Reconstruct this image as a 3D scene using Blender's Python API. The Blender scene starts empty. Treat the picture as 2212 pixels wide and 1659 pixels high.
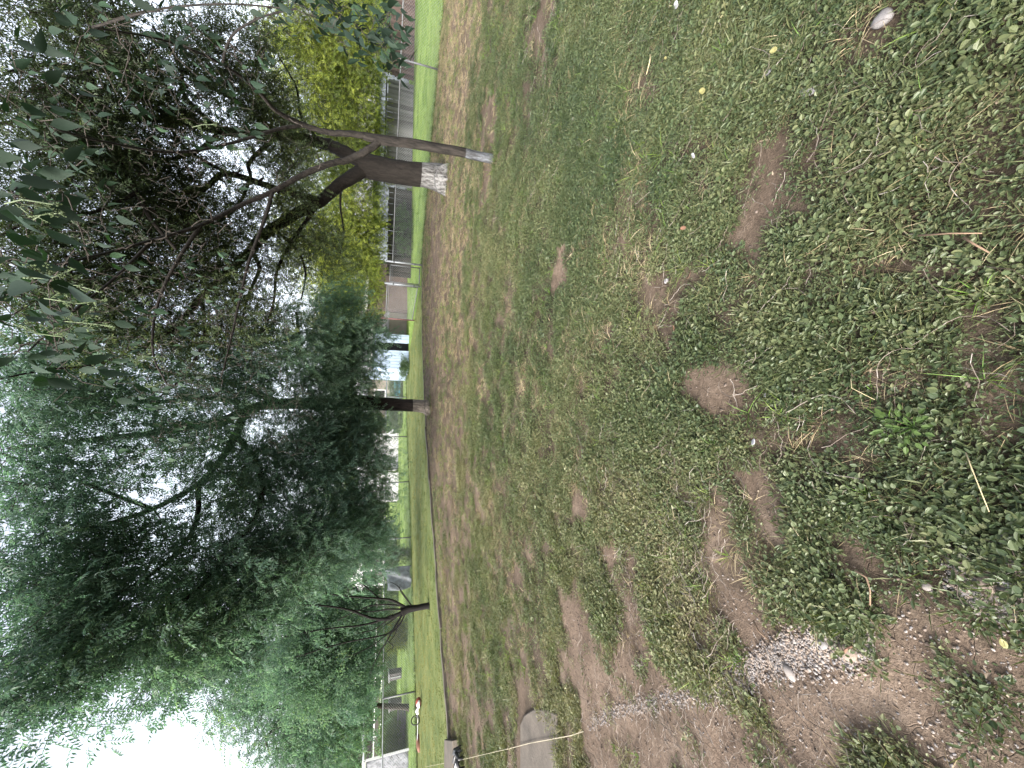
import bpy, bmesh, math, random
import numpy as np
from mathutils import Vector, Matrix, Euler
random.seed(11)
RNG = np.random.default_rng(7)
R = math.radians
scene = bpy.context.scene
COL = scene.collection

# ------------------------------------------------------------------ camera
EYE = 1.5
PITCH, ROLL, FPX = R(19.0), 0.025, 831.0
fwd = Vector((0, math.cos(PITCH), -math.sin(PITCH)))
up0 = Vector((0, math.sin(PITCH), math.cos(PITCH)))
rt0 = Vector((1, 0, 0))
RIGHT = rt0 * math.cos(ROLL) + up0 * math.sin(ROLL)
UP = up0 * math.cos(ROLL) - rt0 * math.sin(ROLL)
cam_d = bpy.data.cameras.new('camera')
cam_d.sensor_fit = 'HORIZONTAL'; cam_d.sensor_width = 34.6; cam_d.lens = 13.0
cam_d.clip_start = 0.05; cam_d.clip_end = 2000
cam = bpy.data.objects.new('camera', cam_d); COL.objects.link(cam)
# the phone was held upright but the picture is stored on its side
m = Matrix((( -UP.x, RIGHT.x, -fwd.x, 0), (-UP.y, RIGHT.y, -fwd.y, 0), (-UP.z, RIGHT.z, -fwd.z, EYE), (0, 0, 0, 1)))
cam.matrix_world = m
scene.camera = cam
# ------------------------------------------------------------------ light
SUN_EL, SUN_AZ = R(30), R(-135)          # azimuth: from +Y towards +X
world = bpy.data.worlds.new('World'); scene.world = world; world.use_nodes = True
wn = world.node_tree.nodes; wl = world.node_tree.links
sky = wn.new('ShaderNodeTexSky'); sky.sky_type = 'NISHITA'; sky.sun_disc = False
sky.sun_elevation = SUN_EL; sky.sun_rotation = SUN_AZ
sky.air_density = 1.0; sky.dust_density = 5.0; sky.ozone_density = 1.0
bg = wn['Background']; bg.inputs[1].default_value = 0.15
hs = wn.new('ShaderNodeHueSaturation'); hs.inputs['Saturation'].default_value = .4
wl.new(sky.outputs[0], hs.inputs['Color']); wl.new(hs.outputs[0], bg.inputs[0])
sun_d = bpy.data.lights.new('sun', 'SUN'); sun_d.energy = 1.5; sun_d.angle = R(25); sun_d.color = (1, .95, .88)
sun = bpy.data.objects.new('sun', sun_d); COL.objects.link(sun)
sdir = Vector((math.sin(SUN_AZ) * math.cos(SUN_EL), math.cos(SUN_AZ) * math.cos(SUN_EL), math.sin(SUN_EL)))
sun.rotation_euler = (-sdir).to_track_quat('-Z', 'Y').to_euler()
vs = scene.view_settings
vs.view_transform = 'Standard'; vs.look = 'None'; vs.gamma = 1.0; vs.use_curve_mapping = False
vs.exposure = 2.0
scene.cycles.max_bounces = 10; scene.cycles.diffuse_bounces = 6; scene.cycles.transmission_bounces = 8
scene.cycles.transparent_max_bounces = 6
scene.cycles.use_denoising = True

# ------------------------------------------------------------------ where things stand
def ray(u, v):
    return fwd + RIGHT * ((u - 829.5) / FPX) + UP * ((1106 - v) / FPX)
def G(u, v, z=0.0):
    d = ray(u, v); t = (EYE - z) / -d.z
    return Vector((d.x * t, d.y * t, z))
def P(u, v, Y):
    d = ray(u, v); t = Y / d.y
    return Vector((d.x * t, Y, EYE + d.z * t))
def depth(p):
    return (Vector(p) - Vector((0, 0, EYE))).dot(fwd)
def lerp(a, b, t): return a + (b - a) * t

# ------------------------------------------------------------------ noise
def _hash(ix, iy, seed):
    n = (ix.astype(np.int64) * 374761393 + iy.astype(np.int64) * 668265263 + seed * 974634777) & 0x7fffffff
    n = ((n ^ (n >> 13)) * 1274126177) & 0x7fffffff
    return ((n ^ (n >> 16)) & 0xffff) / 65535.0
def vnoise(x, y, seed=0):
    x = np.asarray(x, float); y = np.asarray(y, float)
    ix = np.floor(x); iy = np.floor(y); fx = x - ix; fy = y - iy
    fx = fx * fx * (3 - 2 * fx); fy = fy * fy * (3 - 2 * fy)
    a = _hash(ix, iy, seed); b = _hash(ix + 1, iy, seed); c = _hash(ix, iy + 1, seed); d = _hash(ix + 1, iy + 1, seed)
    return a + (b - a) * fx + (c - a) * fy + (a - b - c + d) * fx * fy
def fbm(x, y, seed=0, octv=4):
    s = 0; a = .5; t = 0
    for o in range(octv):
        s = s + a * vnoise(np.asarray(x) * 2 ** o, np.asarray(y) * 2 ** o, seed + o * 17); t += a; a *= .5
    return s / t

# ------------------------------------------------------------------ materials
def newmat(name):
    mt = bpy.data.materials.new(name); mt.use_nodes = True
    nt = mt.node_tree
    return mt, nt, nt.nodes['Principled BSDF'], nt.nodes['Material Output']
def node(nt, t, **kw):
    n = nt.nodes.new(t)
    for k, v in kw.items(): setattr(n, k, v)
    return n
def ramp(nt, stops, fac):
    r = node(nt, 'ShaderNodeValToRGB'); e = r.color_ramp.elements
    while len(e) < len(stops): e.new(.5)
    for i, (p, c) in enumerate(stops):
        e[i].position = p; e[i].color = (*c, 1)
    nt.links.new(fac, r.inputs[0]); return r.outputs[0]
def noise(nt, scale, detail=4, rough=.55, vec=None, dist=0):
    n = node(nt, 'ShaderNodeTexNoise'); n.inputs['Scale'].default_value = scale; n.inputs['Detail'].default_value = detail
    n.inputs['Roughness'].default_value = rough; n.inputs['Distortion'].default_value = dist
    if vec is not None: nt.links.new(vec, n.inputs['Vector'])
    return n.outputs[0]
def pos(nt): return node(nt, 'ShaderNodeNewGeometry').outputs['Position']
def objco(nt): return node(nt, 'ShaderNodeTexCoord').outputs['Object']
def bump(nt, h, bsdf, strength=.5, dist=.02):
    b = node(nt, 'ShaderNodeBump'); b.inputs['Strength'].default_value = strength; b.inputs['Distance'].default_value = dist
    nt.links.new(h, b.inputs['Height']); nt.links.new(b.outputs[0], bsdf.inputs['Normal'])
def mathn(nt, op, a, b=None, c=None):
    n = node(nt, 'ShaderNodeMath', operation=op)
    for i, x in enumerate((a, b, c)):
        if x is None: continue
        if isinstance(x, (int, float)): n.inputs[i].default_value = x
        else: nt.links.new(x, n.inputs[i])
    return n.outputs[0]
def mixc(nt, fac, a, b):
    n = node(nt, 'ShaderNodeMix', data_type='RGBA')
    for s, x in ((n.inputs[0], fac), (n.inputs[6], a), (n.inputs[7], b)):
        if isinstance(x, (int, float)): s.default_value = x
        elif isinstance(x, tuple): s.default_value = (*x, 1)
        else: nt.links.new(x, s)
    return n.outputs[2]
def attr(nt, name, typ='GEOMETRY'):
    n = node(nt, 'ShaderNodeAttribute', attribute_name=name, attribute_type=typ); return n.outputs['Fac']

def leafmat(name, stops, trans=.35, rough=.5, transcol=None):
    """colour by per-plant tint (instancer) and per-leaf random; part of the light passes through"""
    mt, nt, b, out = newmat(name)
    f = mathn(nt, 'ADD', mathn(nt, 'MULTIPLY', attr(nt, 'tint', 'INSTANCER'), .62), mathn(nt, 'MULTIPLY', attr(nt, 'lv'), .38))
    c = ramp(nt, stops, f)
    nt.links.new(c, b.inputs['Base Color']); b.inputs['Roughness'].default_value = rough
    b.inputs['Specular IOR Level'].default_value = .35
    tr = node(nt, 'ShaderNodeBsdfTranslucent')
    g = node(nt, 'ShaderNodeMix', data_type='RGBA', blend_type='MULTIPLY'); g.inputs[0].default_value = 1
    nt.links.new(c, g.inputs[6]); g.inputs[7].default_value = (*(transcol or (1.25, 1.3, .55)), 1)
    nt.links.new(g.outputs[2], tr.inputs[0])
    mx = node(nt, 'ShaderNodeMixShader'); mx.inputs[0].default_value = trans
    nt.links.new(b.outputs[0], mx.inputs[1]); nt.links.new(tr.outputs[0], mx.inputs[2]); nt.links.new(mx.outputs[0], out.inputs[0])
    return mt
def plain(name, col, rough=.7, var=.25, scale=8, metal=0, bmp=0):
    mt, nt, b, out = newmat(name)
    n = noise(nt, scale, 5, .6, objco(nt))
    lo = tuple(c * (1 - var) for c in col); hi = tuple(min(1, c * (1 + var)) for c in col)
    nt.links.new(ramp(nt, [(.3, lo), (.7, hi)], n), b.inputs['Base Color'])
    b.inputs['Roughness'].default_value = rough; b.inputs['Metallic'].default_value = metal
    if bmp: bump(nt, noise(nt, scale * 6, 4, .6, objco(nt)), b, bmp, .01)
    return mt

def bark(name, dark, light, paint_h=0.0, paint=(.62, .62, .6), scale=14, wear=.5, edge=.01):
    mt, nt, b, out = newmat(name)
    mp = node(nt, 'ShaderNodeMapping'); mp.inputs['Scale'].default_value = (1, 1, .22)
    p = pos(nt); nt.links.new(p, mp.inputs[0])
    n1 = noise(nt, scale, 6, .65, mp.outputs[0], .6); n2 = noise(nt, scale * 3, 4, .6, mp.outputs[0])
    h = mathn(nt, 'ADD', mathn(nt, 'MULTIPLY', n1, .7), mathn(nt, 'MULTIPLY', n2, .3))
    c = ramp(nt, [(.36, dark), (.52, tuple((a + b_) / 2 for a, b_ in zip(dark, light))), (.68, light)], h)
    if paint_h:
        sp = node(nt, 'ShaderNodeSeparateXYZ'); nt.links.new(p, sp.inputs[0])
        zz = mathn(nt, 'ADD', sp.outputs[2], mathn(nt, 'MULTIPLY', noise(nt, 3, 3, .5, p), edge * 2))
        below = mathn(nt, 'MULTIPLY', mathn(nt, 'LESS_THAN', zz, paint_h + edge), ramp(nt, [(.3, (.2, .2, .2)), (.55, (1, 1, 1))], noise(nt, 5, 5, .7, mp.outputs[0])))
        pat = node(nt, 'ShaderNodeMapRange'); pat.inputs[1].default_value = wear - .13; pat.inputs[2].default_value = wear + .02; pat.inputs[3].default_value = .25; pat.inputs[4].default_value = .95
        nt.links.new(h, pat.inputs[0])
        c = mixc(nt, mathn(nt, 'MULTIPLY', below, pat.outputs[0]), c, paint)
    nt.links.new(c, b.inputs['Base Color']); b.inputs['Roughness'].default_value = .85; b.inputs['Specular IOR Level'].default_value = .2
    bump(nt, h, b, .9, .03)
    return mt

M = {}
M['leaf_mid'] = leafmat('broad_crown_leaf', [(.05, (.05, .096, .084)), (.4, (.09, .155, .118)), (.75, (.135, .21, .135)), (.98, (.2, .27, .11))], .58, .42, (1.25, 1.4, .95))
M['leaf_thick'] = leafmat('open_crown_leaf', [(.1, (.02, .036, .018)), (.5, (.045, .07, .027)), (.95, (.115, .14, .035))], .36, .5)
M['leaf_yellow'] = leafmat('bright_crown_leaf', [(.1, (.03, .055, .014)), (.42, (.095, .135, .024)), (.7, (.22, .265, .04)), (.98, (.33, .36, .07))], .5, .5, (1.35, 1.3, .35))
M['leaf_far'] = leafmat('distant_leaf', [(.1, (.035, .065, .03)), (.5, (.075, .125, .05)), (.95, (.15, .2, .06))], .3, .6)
M['leaf_big'] = leafmat('glossy_ovate_leaf', [(.05, (.008, .019, .012)), (.5, (.014, .033, .018)), (.9, (.028, .062, .026)), (1, (.08, .11, .025))], 0.22, .72, (1.1, 1.4, .6))
M['flower'] = plain('pale_green_bud', (.075, .105, .045), .6)
M['cover'] = leafmat('ground_cover_leaf', [(.05, (.034, .055, .027)), (.33, (.073, .098, .044)), (.58, (.124, .138, .066)), (.8, (.18, .175, .095)), (1, (.27, .24, .14))], .3, .4)
M['straw'] = leafmat('dry_grass_blade', [(.1, (.1, .08, .045)), (.5, (.24, .19, .11)), (.95, (.42, .36, .24))], .15, .8, (1, 1, .8))
M['blade'] = leafmat('green_grass_blade', [(.1, (.05, .1, .02)), (.5, (.11, .2, .035)), (.95, (.24, .3, .06))], .3, .6)
M['lawn_blade'] = leafmat('lawn_grass_blade', [(.1, (.08, .135, .03)), (.5, (.145, .22, .058)), (.95, (.235, .3, .092))], .3, .6)
M['runner'] = leafmat('dead_runner_stem', [(.1, (.07, .05, .04)), (.5, (.15, .125, .105)), (.95, (.3, .275, .255))], .02, .85, (1, 1, 1))
M['bark_dark'] = bark('dark_twig_bark', (.012, .01, .008), (.045, .037, .031))
M['bark_grey'] = bark('grey_twig_bark', (.022, .019, .016), (.095, .083, .072), scale=40)
M['bark_thick'] = bark('thick_tree_bark', (.0055, .0048, .004), (.025, .021, .018), .62, (.2, .2, .2), 20, .55, .02)
M['bark_mid'] = bark('middle_tree_bark', (.006, .005, .005), (.03, .023, .02), .52, (.22, .195, .17), 16, .53, .02)
M['bark_thin'] = bark('thin_tree_bark', (.005, .0045, .004), (.045, .039, .034), .42, (.16, .175, .2), 26, .58, .05)
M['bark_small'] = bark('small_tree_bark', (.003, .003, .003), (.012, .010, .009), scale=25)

def soil_mat():
    mt, nt, b, out = newmat('yard_soil')
    p = pos(nt)
    pale = attr(nt, 'pale'); cover_shade = attr(nt, 'cover_shade')
    n = noise(nt, 2.2, 8, .62, p); n2 = noise(nt, 38, 6, .7, p); n3 = noise(nt, 160, 3, .6, p)
    h = mathn(nt, 'ADD', mathn(nt, 'MULTIPLY', n, .45), mathn(nt, 'ADD', mathn(nt, 'MULTIPLY', n2, .35), mathn(nt, 'MULTIPLY', n3, .2)))
    dark = ramp(nt, [(.36, (.026, .02, .014)), (.5, (.07, .053, .039)), (.64, (.14, .11, .084))], h)
    light = ramp(nt, [(.36, (.06, .044, .033)), (.5, (.122, .09, .068)), (.64, (.205, .16, .126))], h)
    c = mixc(nt, pale, dark, light)
    shade_col = ramp(nt, [(.36, (.014, .012, .008)), (.5, (.036, .031, .021)), (.66, (.1, .086, .06))], mathn(nt, 'ADD', mathn(nt, 'MULTIPLY', n2, .6), mathn(nt, 'MULTIPLY', n, .4)))  # soil and debris, painted darker under the cover as shade between leaves
    c = mixc(nt, cover_shade, c, shade_col)
    # fine drying cracks in the pale soil
    vo = node(nt, 'ShaderNodeTexVoronoi', feature='DISTANCE_TO_EDGE'); vo.inputs['Scale'].default_value = 9
    wv = node(nt, 'ShaderNodeVectorMath', operation='ADD'); nt.links.new(p, wv.inputs[0])
    nn = node(nt, 'ShaderNodeTexNoise'); nn.inputs['Scale'].default_value = 6
    sc = node(nt, 'ShaderNodeVectorMath', operation='SCALE'); sc.inputs[3].default_value = .14
    nt.links.new(nn.outputs['Color'], sc.inputs[0]); nt.links.new(p, nn.inputs['Vector']); nt.links.new(sc.outputs[0], wv.inputs[1]); nt.links.new(wv.outputs[0], vo.inputs['Vector'])
    cr = node(nt, 'ShaderNodeMapRange'); cr.inputs[1].default_value = 0; cr.inputs[2].default_value = .014; nt.links.new(vo.outputs[0], cr.inputs[0])
    crack = mathn(nt, 'MAXIMUM', cr.outputs[0], mathn(nt, 'GREATER_THAN', .52, noise(nt, 1.3, 3, .5, p)))
    hh = mathn(nt, 'ADD', h, mathn(nt, 'MULTIPLY', crack, .12))
    nt.links.new(c, b.inputs['Base Color']); b.inputs['Roughness'].default_value = .95; b.inputs['Specular IOR Level'].default_value = .15
    bump(nt, hh, b, .8, .03)
    return mt
M['soil'] = soil_mat()
def grass_mat(name, stops, sc=1.5):
    mt, nt, b, out = newmat(name)
    p = pos(nt)
    n = noise(nt, sc, 6, .6, p); n2 = noise(nt, 26, 5, .7, p)
    f = mathn(nt, 'ADD', mathn(nt, 'MULTIPLY', n, .55), mathn(nt, 'MULTIPLY', n2, .45))
    nt.links.new(ramp(nt, stops, f), b.inputs['Base Color']); b.inputs['Roughness'].default_value = .9; b.inputs['Specular IOR Level'].default_value = .1
    bump(nt, n2, b, .8, .04); return mt
M['lawn'] = grass_mat('lawn', [(.33, (.06, .11, .03)), (.5, (.14, .21, .056)), (.67, (.25, .29, .1))], 1.1)
M['verge'] = grass_mat('verge_grass', [(.35, (.05, .075, .028)), (.5, (.1, .125, .045)), (.66, (.18, .185, .08))], .9)
M['concrete'] = plain('old_concrete', (.075, .063, .051), .9, .35, 5, 0, .5)
M['galv'] = plain('galvanised_steel', (.27, .285, .3), .5, .25, 20, .4)
M['dull_steel'] = plain('dull_dark_steel', (.12, .125, .13), .6, .3, 20, .3)
M['rust_steel'] = plain('rusty_dark_steel', (.09, .03, .03), .7, .4, 15)
def boards(name, col):
    mt, nt, b, out = newmat(name)
    oi = node(nt, 'ShaderNodeObjectInfo').outputs['Random']
    mp = node(nt, 'ShaderNodeMapping'); mp.inputs['Scale'].default_value = (14, 14, 1.2); nt.links.new(pos(nt), mp.inputs[0])
    f = mathn(nt, 'ADD', mathn(nt, 'MULTIPLY', oi, .6), mathn(nt, 'MULTIPLY', noise(nt, 1, 5, .6, mp.outputs[0]), .4))
    nt.links.new(ramp(nt, [(.15, tuple(c * .5 for c in col)), (.5, col), (.85, tuple(c * 1.5 for c in col))], f), b.inputs['Base Color']); b.inputs['Roughness'].default_value = .85
    return mt
M['wood_grey'] = boards('weathered_grey_board', (.115, .115, .117))
M['wood_dark'] = boards('dark_board', (.05, .046, .046))
M['wood_red'] = boards('reddish_brown_board', (.1, .066, .06))
M['blue'] = plain('pale_blue_siding', (.3, .375, .48), .6, .12, 3)
M['white'] = plain('white_paint', (.6, .6, .62), .55, .08, 4)
M['greyroof'] = plain('grey_roof', (.28, .28, .3), .7, .3, 4)
M['pink'] = plain('pinkish_plaster', (.15, .115, .108), .9, .15, 2)
M['tan'] = plain('tan_plaster', (.21, .19, .165), .9, .2, 2)
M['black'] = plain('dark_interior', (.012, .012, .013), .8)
M['cyan'] = plain('bright_blue_vinyl', (.05, .42, .62), .35, .1)
M['pebble'] = plain('pale_pebble', (.23, .205, .19), .85, .4, 30)
M['pebble_tan'] = plain('tan_pebble', (.19, .15, .122), .85, .3, 20)
M['pebble_grey'] = plain('grey_pebble', (.17, .16, .16), .85, .35, 25)
M['white_stone'] = plain('white_stone', (.25, .24, .25), .8, .15, 25, 0, .4)
M['string'] = plain('pale_string', (.3, .27, .2), .9)
M['red_plastic'] = plain('orange_red_plastic', (.2, .035, .02), .4, .1)
M['black_plastic'] = plain('black_plastic', (.02, .02, .022), .45)
M['brown_plate'] = plain('rust_brown_guard', (.13, .055, .03), .7)
M['tarp'] = plain('grey_tarp', (.17, .19, .215), .45, .6, 5)
M['plastic'] = plain('grey_plastic_film', (.1, .105, .12), .8, .75, 7)
M['yellow_leaf'] = plain('yellow_leaf', (.24, .225, .09), .6, .15)
M['orange_leaf'] = plain('orange_brown_leaf', (.15, .08, .05), .7, .2)
M['paper'] = plain('white_paper', (.36, .36, .37), .7, .05)
M['twig'] = plain('dry_brown_twig', (.15, .1, .065), .85, .3)
M['straw_stick'] = plain('pale_straw', (.34, .285, .17), .8, .2)

# ------------------------------------------------------------------ object helpers
def tag(o, label=None, cat=None, group=None, kind=None):
    if label: o['label'] = label
    if cat: o['category'] = cat
    if group: o['group'] = group
    if kind: o['kind'] = kind
    return o
def thing(name, loc, label, cat, group=None):
    o = bpy.data.objects.new(name, None); o.location = loc; o.empty_display_size = .2; COL.objects.link(o)
    return tag(o, label, cat, group)
def link(name, me, mats=None, parent=None, kind=None):
    o = bpy.data.objects.new(name, me); COL.objects.link(o)
    if mats:
        for x in (mats if isinstance(mats, (list, tuple)) else [mats]):
            if x.name not in me.materials: me.materials.append(x)
    if parent:
        o.parent = parent
        o.matrix_parent_inverse = Matrix.Translation(parent.location).inverted()
    if kind: o['kind'] = kind
    return o
class MB:
    """collects shapes (world coordinates) into one mesh"""
    def __init__(s): s.v = []; s.f = []; s.mi = []
    def add(s, vs, fs, mi=0):
        o = len(s.v); s.v += [tuple(x) for x in vs]; s.f += [tuple(i + o for i in f) for f in fs]; s.mi += [mi] * len(fs)
    def box(s, c, size, rz=0, mi=0, rot=None):
        hx, hy, hz = (x / 2 for x in size)
        mt = (rot or Euler((0, 0, rz))).to_matrix(); c = Vector(c)
        vs = [c + mt @ Vector((x * hx, y * hy, z * hz)) for x in (-1, 1) for y in (-1, 1) for z in (-1, 1)]
        s.add(vs, [(0, 1, 3, 2), (4, 6, 7, 5), (0, 4, 5, 1), (2, 3, 7, 6), (0, 2, 6, 4), (1, 5, 7, 3)], mi)
    def prism(s, a, b, thick, z0, z1, mi=0):
        """upright slab between ground points a and b"""
        a = Vector((a[0], a[1], 0)); b = Vector((b[0], b[1], 0)); d = b - a; L = d.length
        s.box(((a.x + b.x) / 2, (a.y + b.y) / 2, (z0 + z1) / 2), (L, thick, z1 - z0), math.atan2(d.y, d.x), mi)
    def tube(s, pts, rad, seg=6, cap=True, mi=0, rough=None):
        pts = [Vector(p) for p in pts]; n = len(pts)
        if isinstance(rad, (int, float)): rad = [rad] * n
        t0 = (pts[1] - pts[0]).normalized()
        a = Vector((0, 0, 1)) if abs(t0.z) < .9 else Vector((1, 0, 0))
        nx = t0.cross(a).normalized(); o = len(s.v)
        for i, p in enumerate(pts):
            t = (pts[min(i + 1, n - 1)] - pts[max(i - 1, 0)]).normalized()
            nx = (nx - t * nx.dot(t)).normalized(); ny = t.cross(nx)
            for k in range(seg):
                an = 2 * math.pi * k / seg; r = rad[i]
                if rough: r *= rough(i, k, an, p)
                q = p + (nx * math.cos(an) + ny * math.sin(an)) * r; s.v.append((q.x, q.y, q.z))
        for i in range(n - 1):
            for k in range(seg):
                k2 = (k + 1) % seg
                s.f.append((o + i * seg + k, o + i * seg + k2, o + (i + 1) * seg + k2, o + (i + 1) * seg + k)); s.mi.append(mi)
        if cap:
            s.f.append(tuple(o + k for k in reversed(range(seg)))); s.f.append(tuple(o + (n - 1) * seg + k for k in range(seg))); s.mi += [mi, mi]
    def build(s, name, mats, parent=None, smooth=False, kind=None):
        me = bpy.data.meshes.new(name); me.from_pydata(s.v, [], s.f)
        mats = mats if isinstance(mats, (list, tuple)) else [mats]
        for x in mats: me.materials.append(x)
        if len(mats) > 1: me.polygons.foreach_set('material_index', s.mi)
        if smooth: me.polygons.foreach_set('use_smooth', [True] * len(me.polygons))
        me.update()
        return link(name, me, None, parent, kind)

# ------------------------------------------------------------------ scatter: prototypes and points in one mesh, instanced by geometry nodes
def scatter(name, protos, pts, rot, scl, pid, tint, mats, parent=None):
    """protos: list of (verts, faces, leafrandom per face, material index per face)"""
    V = []; F = []; LV = []; MI = []; CODE = []
    for k, (v, f, lv, mi) in enumerate(protos):
        o = len(V); V += [tuple(x) for x in v]; F += [tuple(i + o for i in q) for q in f]; LV += list(lv); MI += list(mi); CODE += [k] * len(v)
    nv = len(V); n = len(pts)
    me = bpy.data.meshes.new(name)
    allv = np.vstack([np.array(V, float), np.asarray(pts, float)])
    me.from_pydata(allv.tolist(), [], F)
    for x in mats: me.materials.append(x)
    me.polygons.foreach_set('material_index', np.array(MI, np.int32))
    at = me.attributes.new('lv', 'FLOAT', 'FACE'); at.data.foreach_set('value', np.array(LV, np.float32))
    at = me.attributes.new('code', 'INT', 'POINT'); at.data.foreach_set('value', np.concatenate([np.array(CODE), 100 + np.asarray(pid)]).astype(np.int32))
    z = np.zeros((nv, 3)); at = me.attributes.new('rot', 'FLOAT_VECTOR', 'POINT'); at.data.foreach_set('vector', np.vstack([z, rot]).astype(np.float32).ravel())
    at = me.attributes.new('scl', 'FLOAT', 'POINT'); at.data.foreach_set('value', np.concatenate([np.ones(nv), scl]).astype(np.float32))
    at = me.attributes.new('tint', 'FLOAT', 'POINT'); at.data.foreach_set('value', np.concatenate([np.zeros(nv), tint]).astype(np.float32))
    me.update()
    o = link(name, me, None, parent, 'stuff')
    ng = bpy.data.node_groups.new(name, 'GeometryNodeTree')
    ng.interface.new_socket('Geometry', in_out='INPUT', socket_type='NodeSocketGeometry')
    ng.interface.new_socket('Geometry', in_out='OUTPUT', socket_type='NodeSocketGeometry')
    N = ng.nodes; L = ng.links
    gi = N.new('NodeGroupInput'); go = N.new('NodeGroupOutput'); jn = N.new('GeometryNodeJoinGeometry')
    def na(nm, typ):
        q = N.new('GeometryNodeInputNamedAttribute'); q.data_type = typ; q.inputs['Name'].default_value = nm; return q.outputs['Attribute']
    code = na('code', 'INT'); er = N.new('FunctionNodeEulerToRotation'); L.new(na('rot', 'FLOAT_VECTOR'), er.inputs[0]); sc = na('scl', 'FLOAT')
    def sel(k):
        c = N.new('FunctionNodeCompare'); c.data_type = 'INT'; c.operation = 'EQUAL'
        L.new(code, c.inputs[2]); c.inputs[3].default_value = k
        s = N.new('GeometryNodeSeparateGeometry'); s.domain = 'POINT'; L.new(gi.outputs[0], s.inputs[0]); L.new(c.outputs[0], s.inputs[1]); return s.outputs[0]
    for k in range(len(protos)):
        ip = N.new('GeometryNodeInstanceOnPoints')
        L.new(sel(100 + k), ip.inputs['Points']); L.new(sel(k), ip.inputs['Instance'])
        L.new(er.outputs[0], ip.inputs['Rotation']); L.new(sc, ip.inputs['Scale']); L.new(ip.outputs[0], jn.inputs[0])
    L.new(jn.outputs[0], go.inputs[0])
    md = o.modifiers.new('scatter', 'NODES'); md.node_group = ng
    return o

def leaflet(V, F, LV, MI, base, d, n, length, width, lv, fold=.2, mi=0):
    """kite-shaped blade folded along its midrib"""
    d = d.normalized(); side = d.cross(n).normalized(); n = side.cross(d).normalized()
    o = len(V); mid = base + d * length * .45
    V += [base, mid + side * width / 2 + n * fold * width, base + d * length - n * length * .12, mid - side * width / 2 + n * fold * width]
    F += [(o, o + 1, o + 2), (o, o + 2, o + 3)]; LV += [lv, lv]; MI += [mi, mi]
def ovate(V, F, LV, MI, base, d, n, length, width, lv, fold=.2, mi=0, curl=.12):
    """six-sided rounded leaf"""
    d = d.normalized(); side = d.cross(n).normalized(); n = side.cross(d).normalized()
    o = len(V)
    for t, w in ((.22, .42), (.55, .5), (.85, .26)):
        c = base + d * length * t - n * length * curl * t * t
        V += [c + side * width * w + n * fold * width, c - side * width * w + n * fold * width]
    V += [base, base + d * length - n * length * curl]
    mid = [base + d * length * .22, base + d * length * .55 - n * length * curl * .3]
    F += [(o + 6, o + 0, o + 2, o + 4, o + 7), (o + 6, o + 7, o + 5, o + 3, o + 1)]; LV += [lv, lv]; MI += [mi, mi]

rv = lambda a=1: Vector((random.uniform(-a, a), random.uniform(-a, a), random.uniform(-a, a)))
def spray(length=.55, nf=6, fl=.26, pairs=6, ll=.07, lw=.02, droop=.5):
    """a leafy shoot: a thin twig carrying compound leaves (material 0 leaf, 1 twig)"""
    V, F, LV, MI = [], [], [], []
    def strip(a, b, w):
        d = (b - a).normalized(); s = d.cross(rv()).normalized() * w; o = len(V)
        V.extend([a - s, a + s, b]); F.append((o, o + 1, o + 2)); LV.append(.3); MI.append(1)
        s = d.cross(s).normalized() * w; o = len(V)
        V.extend([a - s, a + s, b]); F.append((o, o + 1, o + 2)); LV.append(.3); MI.append(1)
    tip = Vector((length, 0, -length * .25)); strip(Vector((0, 0, 0)), tip, .004)
    for i in range(nf):
        t = (i + .6) / nf; b = tip * t; an = i * 2.4 + random.uniform(-.4, .4)
        d = Vector((random.uniform(.3, .9), math.cos(an), math.sin(an) * .7 + .1)).normalized(); q = b.copy()
        prev = b; npair = pairs
        for j in range(npair):
            d = (d + Vector((0, 0, -droop / npair * random.uniform(.7, 1.6)))).normalized()
            q = prev + d * fl / npair
            if j == 0 or j == npair // 2: pass
            side = d.cross(Vector((0, 0, 1)));
            if side.length < .1: side = Vector((0, 1, 0))
            side.normalize(); nn = side.cross(d)
            lv = random.random()
            for sg in (-1, 1):
                ld = (side * sg + d * .6 + Vector((0, 0, -.35)) + rv(.22))
                leaflet(V, F, LV, MI, q, ld, nn + rv(.35), ll * random.uniform(.75, 1.15) * (1 - .25 * abs(j / npair - .5)), lw * random.uniform(.8, 1.2), min(1, max(0, lv + random.uniform(-.25, .25))))
            prev = q
        leaflet(V, F, LV, MI, q, d, nn, ll, lw, random.random())
        strip(b, q, .002)
    return V, F, LV, MI
def round_spray(length=.4, nl=26, ll=.06, lw=.035):
    V, F, LV, MI = [], [], [], []
    for i in range(nl):
        t = random.random(); b = Vector((length * t, 0, -length * .2 * t)) + rv(.09)
        leaflet(V, F, LV, MI, b, rv() + Vector((.5, 0, -.4)), rv(.6) + Vector((0, 0, 1)), ll * random.uniform(.7, 1.2), lw * random.uniform(.8, 1.2), random.random())
    o = len(V); V += [Vector((0, -.004, 0)), Vector((0, .004, 0)), Vector((length, 0, -length * .2))]; F.append((o, o + 1, o + 2)); LV.append(.3); MI.append(1)
    return V, F, LV, MI

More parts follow.
